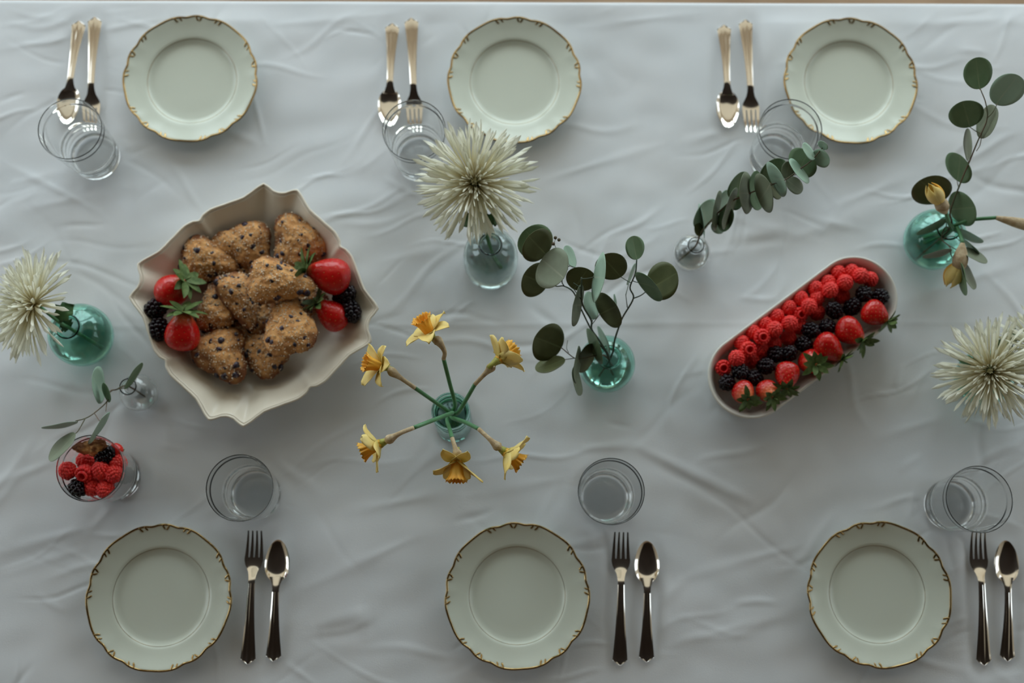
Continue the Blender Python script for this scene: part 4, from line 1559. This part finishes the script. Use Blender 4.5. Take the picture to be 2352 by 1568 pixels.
# baby-blue eucalyptus in the clear bud vase
Z8 = zoomed(1520, 200, 3.5625)
sp = Sprig('eucalyptus_branch', 'arching eucalyptus branch of closely paired round leaves, in the right bud vase', Z8, 3.5625, None)
sp.line([inside(V_BULB, -.018, -.010, .012), inside(V_BULB, 0, 0, .062), (310, 1210, .085), (360, 1140, .100), (415, 1078, .115), (480, 1010, .130), (570, 935, .146), (720, 867, .168), (880, 806, .188), (1010, 757, .200), (1125, 675, .212), (1225, 600, .220), (1312, 500, .228)], .0014, .0008)
for q in ((350, 1040, 140, 76, 60, 370, 1135, 'euca_light', 1, -.010), (300, 1165, 58, 36, 100, 325, 1195, 'euca_dark', 1, 0), (340, 1100, 150, 12, -80, 345, 1180, 'euca_light', 1, 0),
          (440, 1010, 165, 28, 82, 455, 1020, 'euca_grey', 1, .008), (495, 930, 96, 42, 68, 470, 1010, 'euca_light', 1, -.008), (455, 1150, 60, 40, -40, 420, 1090, 'euca_light', 1, -.012),
          (528, 1075, 108, 62, 78, 500, 1010, 'euca_mid', -1, -.004), (545, 985, 178, 34, 73, 572, 935, 'euca_grey', 1, .010), (620, 800, 125, 66, 58, 600, 915, 'euca_mid', 1, -.006),
          (618, 950, 62, 45, 60, 578, 930, 'euca_mid', -1, -.012), (683, 867, 172, 58, 93, 722, 868, 'euca_grey', 1, .010), (758, 785, 102, 48, 84, 740, 865, 'euca_mid', 1, -.006),
          (768, 935, 76, 48, -70, 745, 878, 'euca_mid', -1, -.010), (848, 860, 168, 66, -72, 882, 806, 'euca_grey', 1, .010), (908, 680, 122, 82, 40, 890, 795, 'euca_mid', 1, -.008),
          (925, 850, 76, 46, -60, 892, 812, 'euca_dark', -1, -.010), (950, 748, 158, 50, -63, 1010, 757, 'euca_light', 1, .010), (1028, 685, 76, 52, 95, 1016, 750, 'euca_grey', 1, -.006),
          (1082, 805, 84, 58, -48, 1028, 762, 'euca_grey', -1, -.006), (1155, 618, 136, 98, -52, 1128, 675, 'euca_mid', 1, -.006), (1118, 690, 126, 34, -52, 1128, 672, 'euca_light', -1, .010),
          (1305, 580, 84, 62, -52, 1255, 572, 'euca_light', 1, -.002), (1198, 530, 82, 34, -58, 1248, 570, 'euca_light', -1, .004), (1320, 475, 48, 28, -38, 1312, 500, 'euca_light', 1, .004)):
    sp.leaf(*q)
sp.done()

# the right-hand round vase
ZR = zoomed(2050, 110, 2.658)
GR = 'eucalyptus stems in the right vase'
sp = Sprig('eucalyptus_sprig', 'tall eucalyptus stem rising to the top from the right vase', ZR, 2.658, GR)
sp.line([inside(V_RIGHT, -.012, -.014, .012), inside(V_RIGHT, .002, 0, .098), (352, 1000, .115), (415, 825, .145), (465, 705, .165), (520, 570, .188), (576, 440, .205), (570, 340, .215), (537, 252, .222)], .0014, .0007)
sp.line([(576, 430, .206), (610, 395, .212), (640, 342, .216)], .0007, .0005).line([(545, 520, .195), (535, 590, .19), (512, 630, .184)], .0006, .0005)
for q in ((520, 155, 96, 84, 90, 537, 250, 'euca_mid', 1, 0), (698, 255, 108, 92, 35, 640, 342, 'euca_light', 1, 0), (450, 402, 103, 82, 12, 478, 488, 'euca_mid', 1, 0), (583, 450, 106, 56, 74, 570, 400, 'euca_grey', -1, -.012),
          (452, 590, 98, 24, 93, 462, 690, 'euca_grey', 1, 0), (408, 730, 106, 60, -55, 402, 818, 'euca_mid', 1, 0), (240, 865, 120, 86, 14, 330, 940, 'euca_dark', 1, -.004), (430, 978, 115, 72, -62, 365, 985, 'euca_mid', 1, .004)):
    sp.leaf(*q)
sp.done()
sp = Sprig('eucalyptus_sprig', 'thin drooping eucalyptus twig of narrow leaves over the right vase', ZR, 2.658, GR)
sp.line([inside(V_RIGHT, .012, .010, .012), inside(V_RIGHT, -.001, 0, .098), (318, 1100, .108), (300, 1165, .112), (350, 1215, .118), (360, 1270, .12), (408, 1330, .122)], .0010, .0006)
sp.line([(300, 1165, .112), (370, 1150, .112), (420, 1185, .116)], .0006, .0004).line([(335, 1200, .117), (420, 1248, .12)], .0006, .0005)
for q in ((240, 1087, 100, 22, 28, 318, 1040, 'euca_mid', 1, 0), (462, 1138, 100, 24, -24, 375, 1098, 'euca_light', 1, 0), (272, 1250, 88, 19, 15, 355, 1222, 'euca_grey', 1, .004), (492, 1268, 92, 28, -30, 418, 1225, 'euca_grey', -1, .004),
          (485, 1213, 64, 15, -44, 440, 1170, 'euca_light', 1, -.002), (436, 1410, 102, 22, -80, 418, 1315, 'euca_mid', 1, .006), (457, 1390, 94, 26, -66, 425, 1305, 'euca_grey', -1, .002)):
    sp.leaf(*q)
sp.done()

# thin sprig in the left bud vase
sp = Sprig('eucalyptus_sprig', 'thin red-stemmed eucalyptus sprig reaching over the berry tumbler', ZL, 2.45, None)
sp.line([inside(V_SMALL, .006, -.004, .010), inside(V_SMALL, -.001, .001, .078), (655, 868, .090), (620, 878, .100), (602, 935, .112), (530, 1000, .125), (480, 1030, .134), (425, 1045, .140)], .0012, .0007)
sp.line([(480, 1030, .134), (440, 1100, .145), (418, 1120, .15)], .0008, .0006).line([(602, 935, .112), (595, 990, .125)], .0007, .0005).line([(530, 1000, .125), (560, 1045, .135)], .0006, .0005).line([(650, 868, .092), (700, 858, .105)], .0008, .0006)
for q in ((549, 846, 106, 36, 94, 588, 912, 'euca_light', 1, 0), (603, 885, 58, 17, -72, 598, 925, 'euca_mid', 1, .003), (335, 1063, 98, 13, 9, 428, 1045, 'euca_light', 1, 0), (354, 1193, 102, 36, 51, 418, 1120, 'euca_grey', -1, 0),
          (552, 1078, 106, 17, 59, 560, 1045, 'euca_light', 1, .002), (747, 788, 88, 18, 57, 702, 856, 'euca_mid', 1, .002)):
    sp.leaf(*q)
sp.done()


# ------------------------------------------------------------------ daffodil buds in the right vase
def bud(label, stem, hub, tip, seed, fat=1.0):
    base = stem[0]
    t = thing('daffodil_bud', label, 'flower', base, group='daffodil buds in the right vase')
    mesh('stem', *tube(smooth_path(stem, 6), .0026, 10), M['stem_green'], t, base)
    ax = (tip - hub)
    L_ = ax.length
    ax.normalize()
    mesh('spathe', *tube(smooth_path([stem[-1], stem[-1].lerp(hub, .55), hub, hub + ax * L_ * .28], 6), lambda u: .0028 + .0040 * fat * math.sin(PI * min(1, u * .85)), 12), M['spathe'], t, base)
    Q = frame(ax, (0, 0, 1))
    for k in range(5):
        ph = 2 * PI * k / 5 + seed
        rowv = []
        n = 10
        v, f, pal = [], [], []
        for i in range(n + 1):
            u = i / n
            rad_ = .0062 * fat * math.sin(PI * (.10 + .80 * u)) + .0006
            hw = .95 * (math.sin(PI * (.15 + .83 * u)) + .02)
            for s in (-1, -.5, 0, .5, 1):
                a = ph + s * hw
                rr = rad_ * (1 + .10 * (1 - s * s))
                v.append(hub + Q @ Vector((rr * math.cos(a), rr * math.sin(a), L_ * u * (1 - .05 * s * s))))
                pal.append(0)
        for i in range(n):
            for j in range(4):
                q = i * 5 + j
                f.append((q, q + 1, q + 6, q + 5))
        o = mesh('petal', v, f, M['corona' if k == 2 else 'daffodil'], t, base, attr={'pale': pal})
        md = o.modifiers.new('thick', 'SOLIDIFY')
        md.thickness = .0006
    return t


AR = lambda x, y, h: at(*ZR(x, y), h)
bud('closed daffodil bud pointing up over the right vase', [inside(V_RIGHT, .008, .0, .02), inside(V_RIGHT, .004, -.002, .10), AR(345, 1070, .125), AR(325, 1005, .150)], AR(298, 955, .165), AR(222, 832, .185), .4, 1.7)
bud('half-open daffodil bud hanging down below the right vase', [inside(V_RIGHT, -.008, .0, .02), inside(V_RIGHT, .006, -.002, .10), AR(400, 1110, .115), AR(428, 1190, .130)], AR(410, 1310, .125), AR(338, 1458, .100), 1.0, 2.0)
bud('daffodil bud reaching right, cut off by the right edge', [inside(V_RIGHT, -.010, .006, .02), inside(V_RIGHT, .004, .002, .10), AR(480, 1050, .120), AR(632, 1036, .135)], AR(835, 1085, .140), AR(975, 1135, .138), .2, 1.3)

build_cloth()
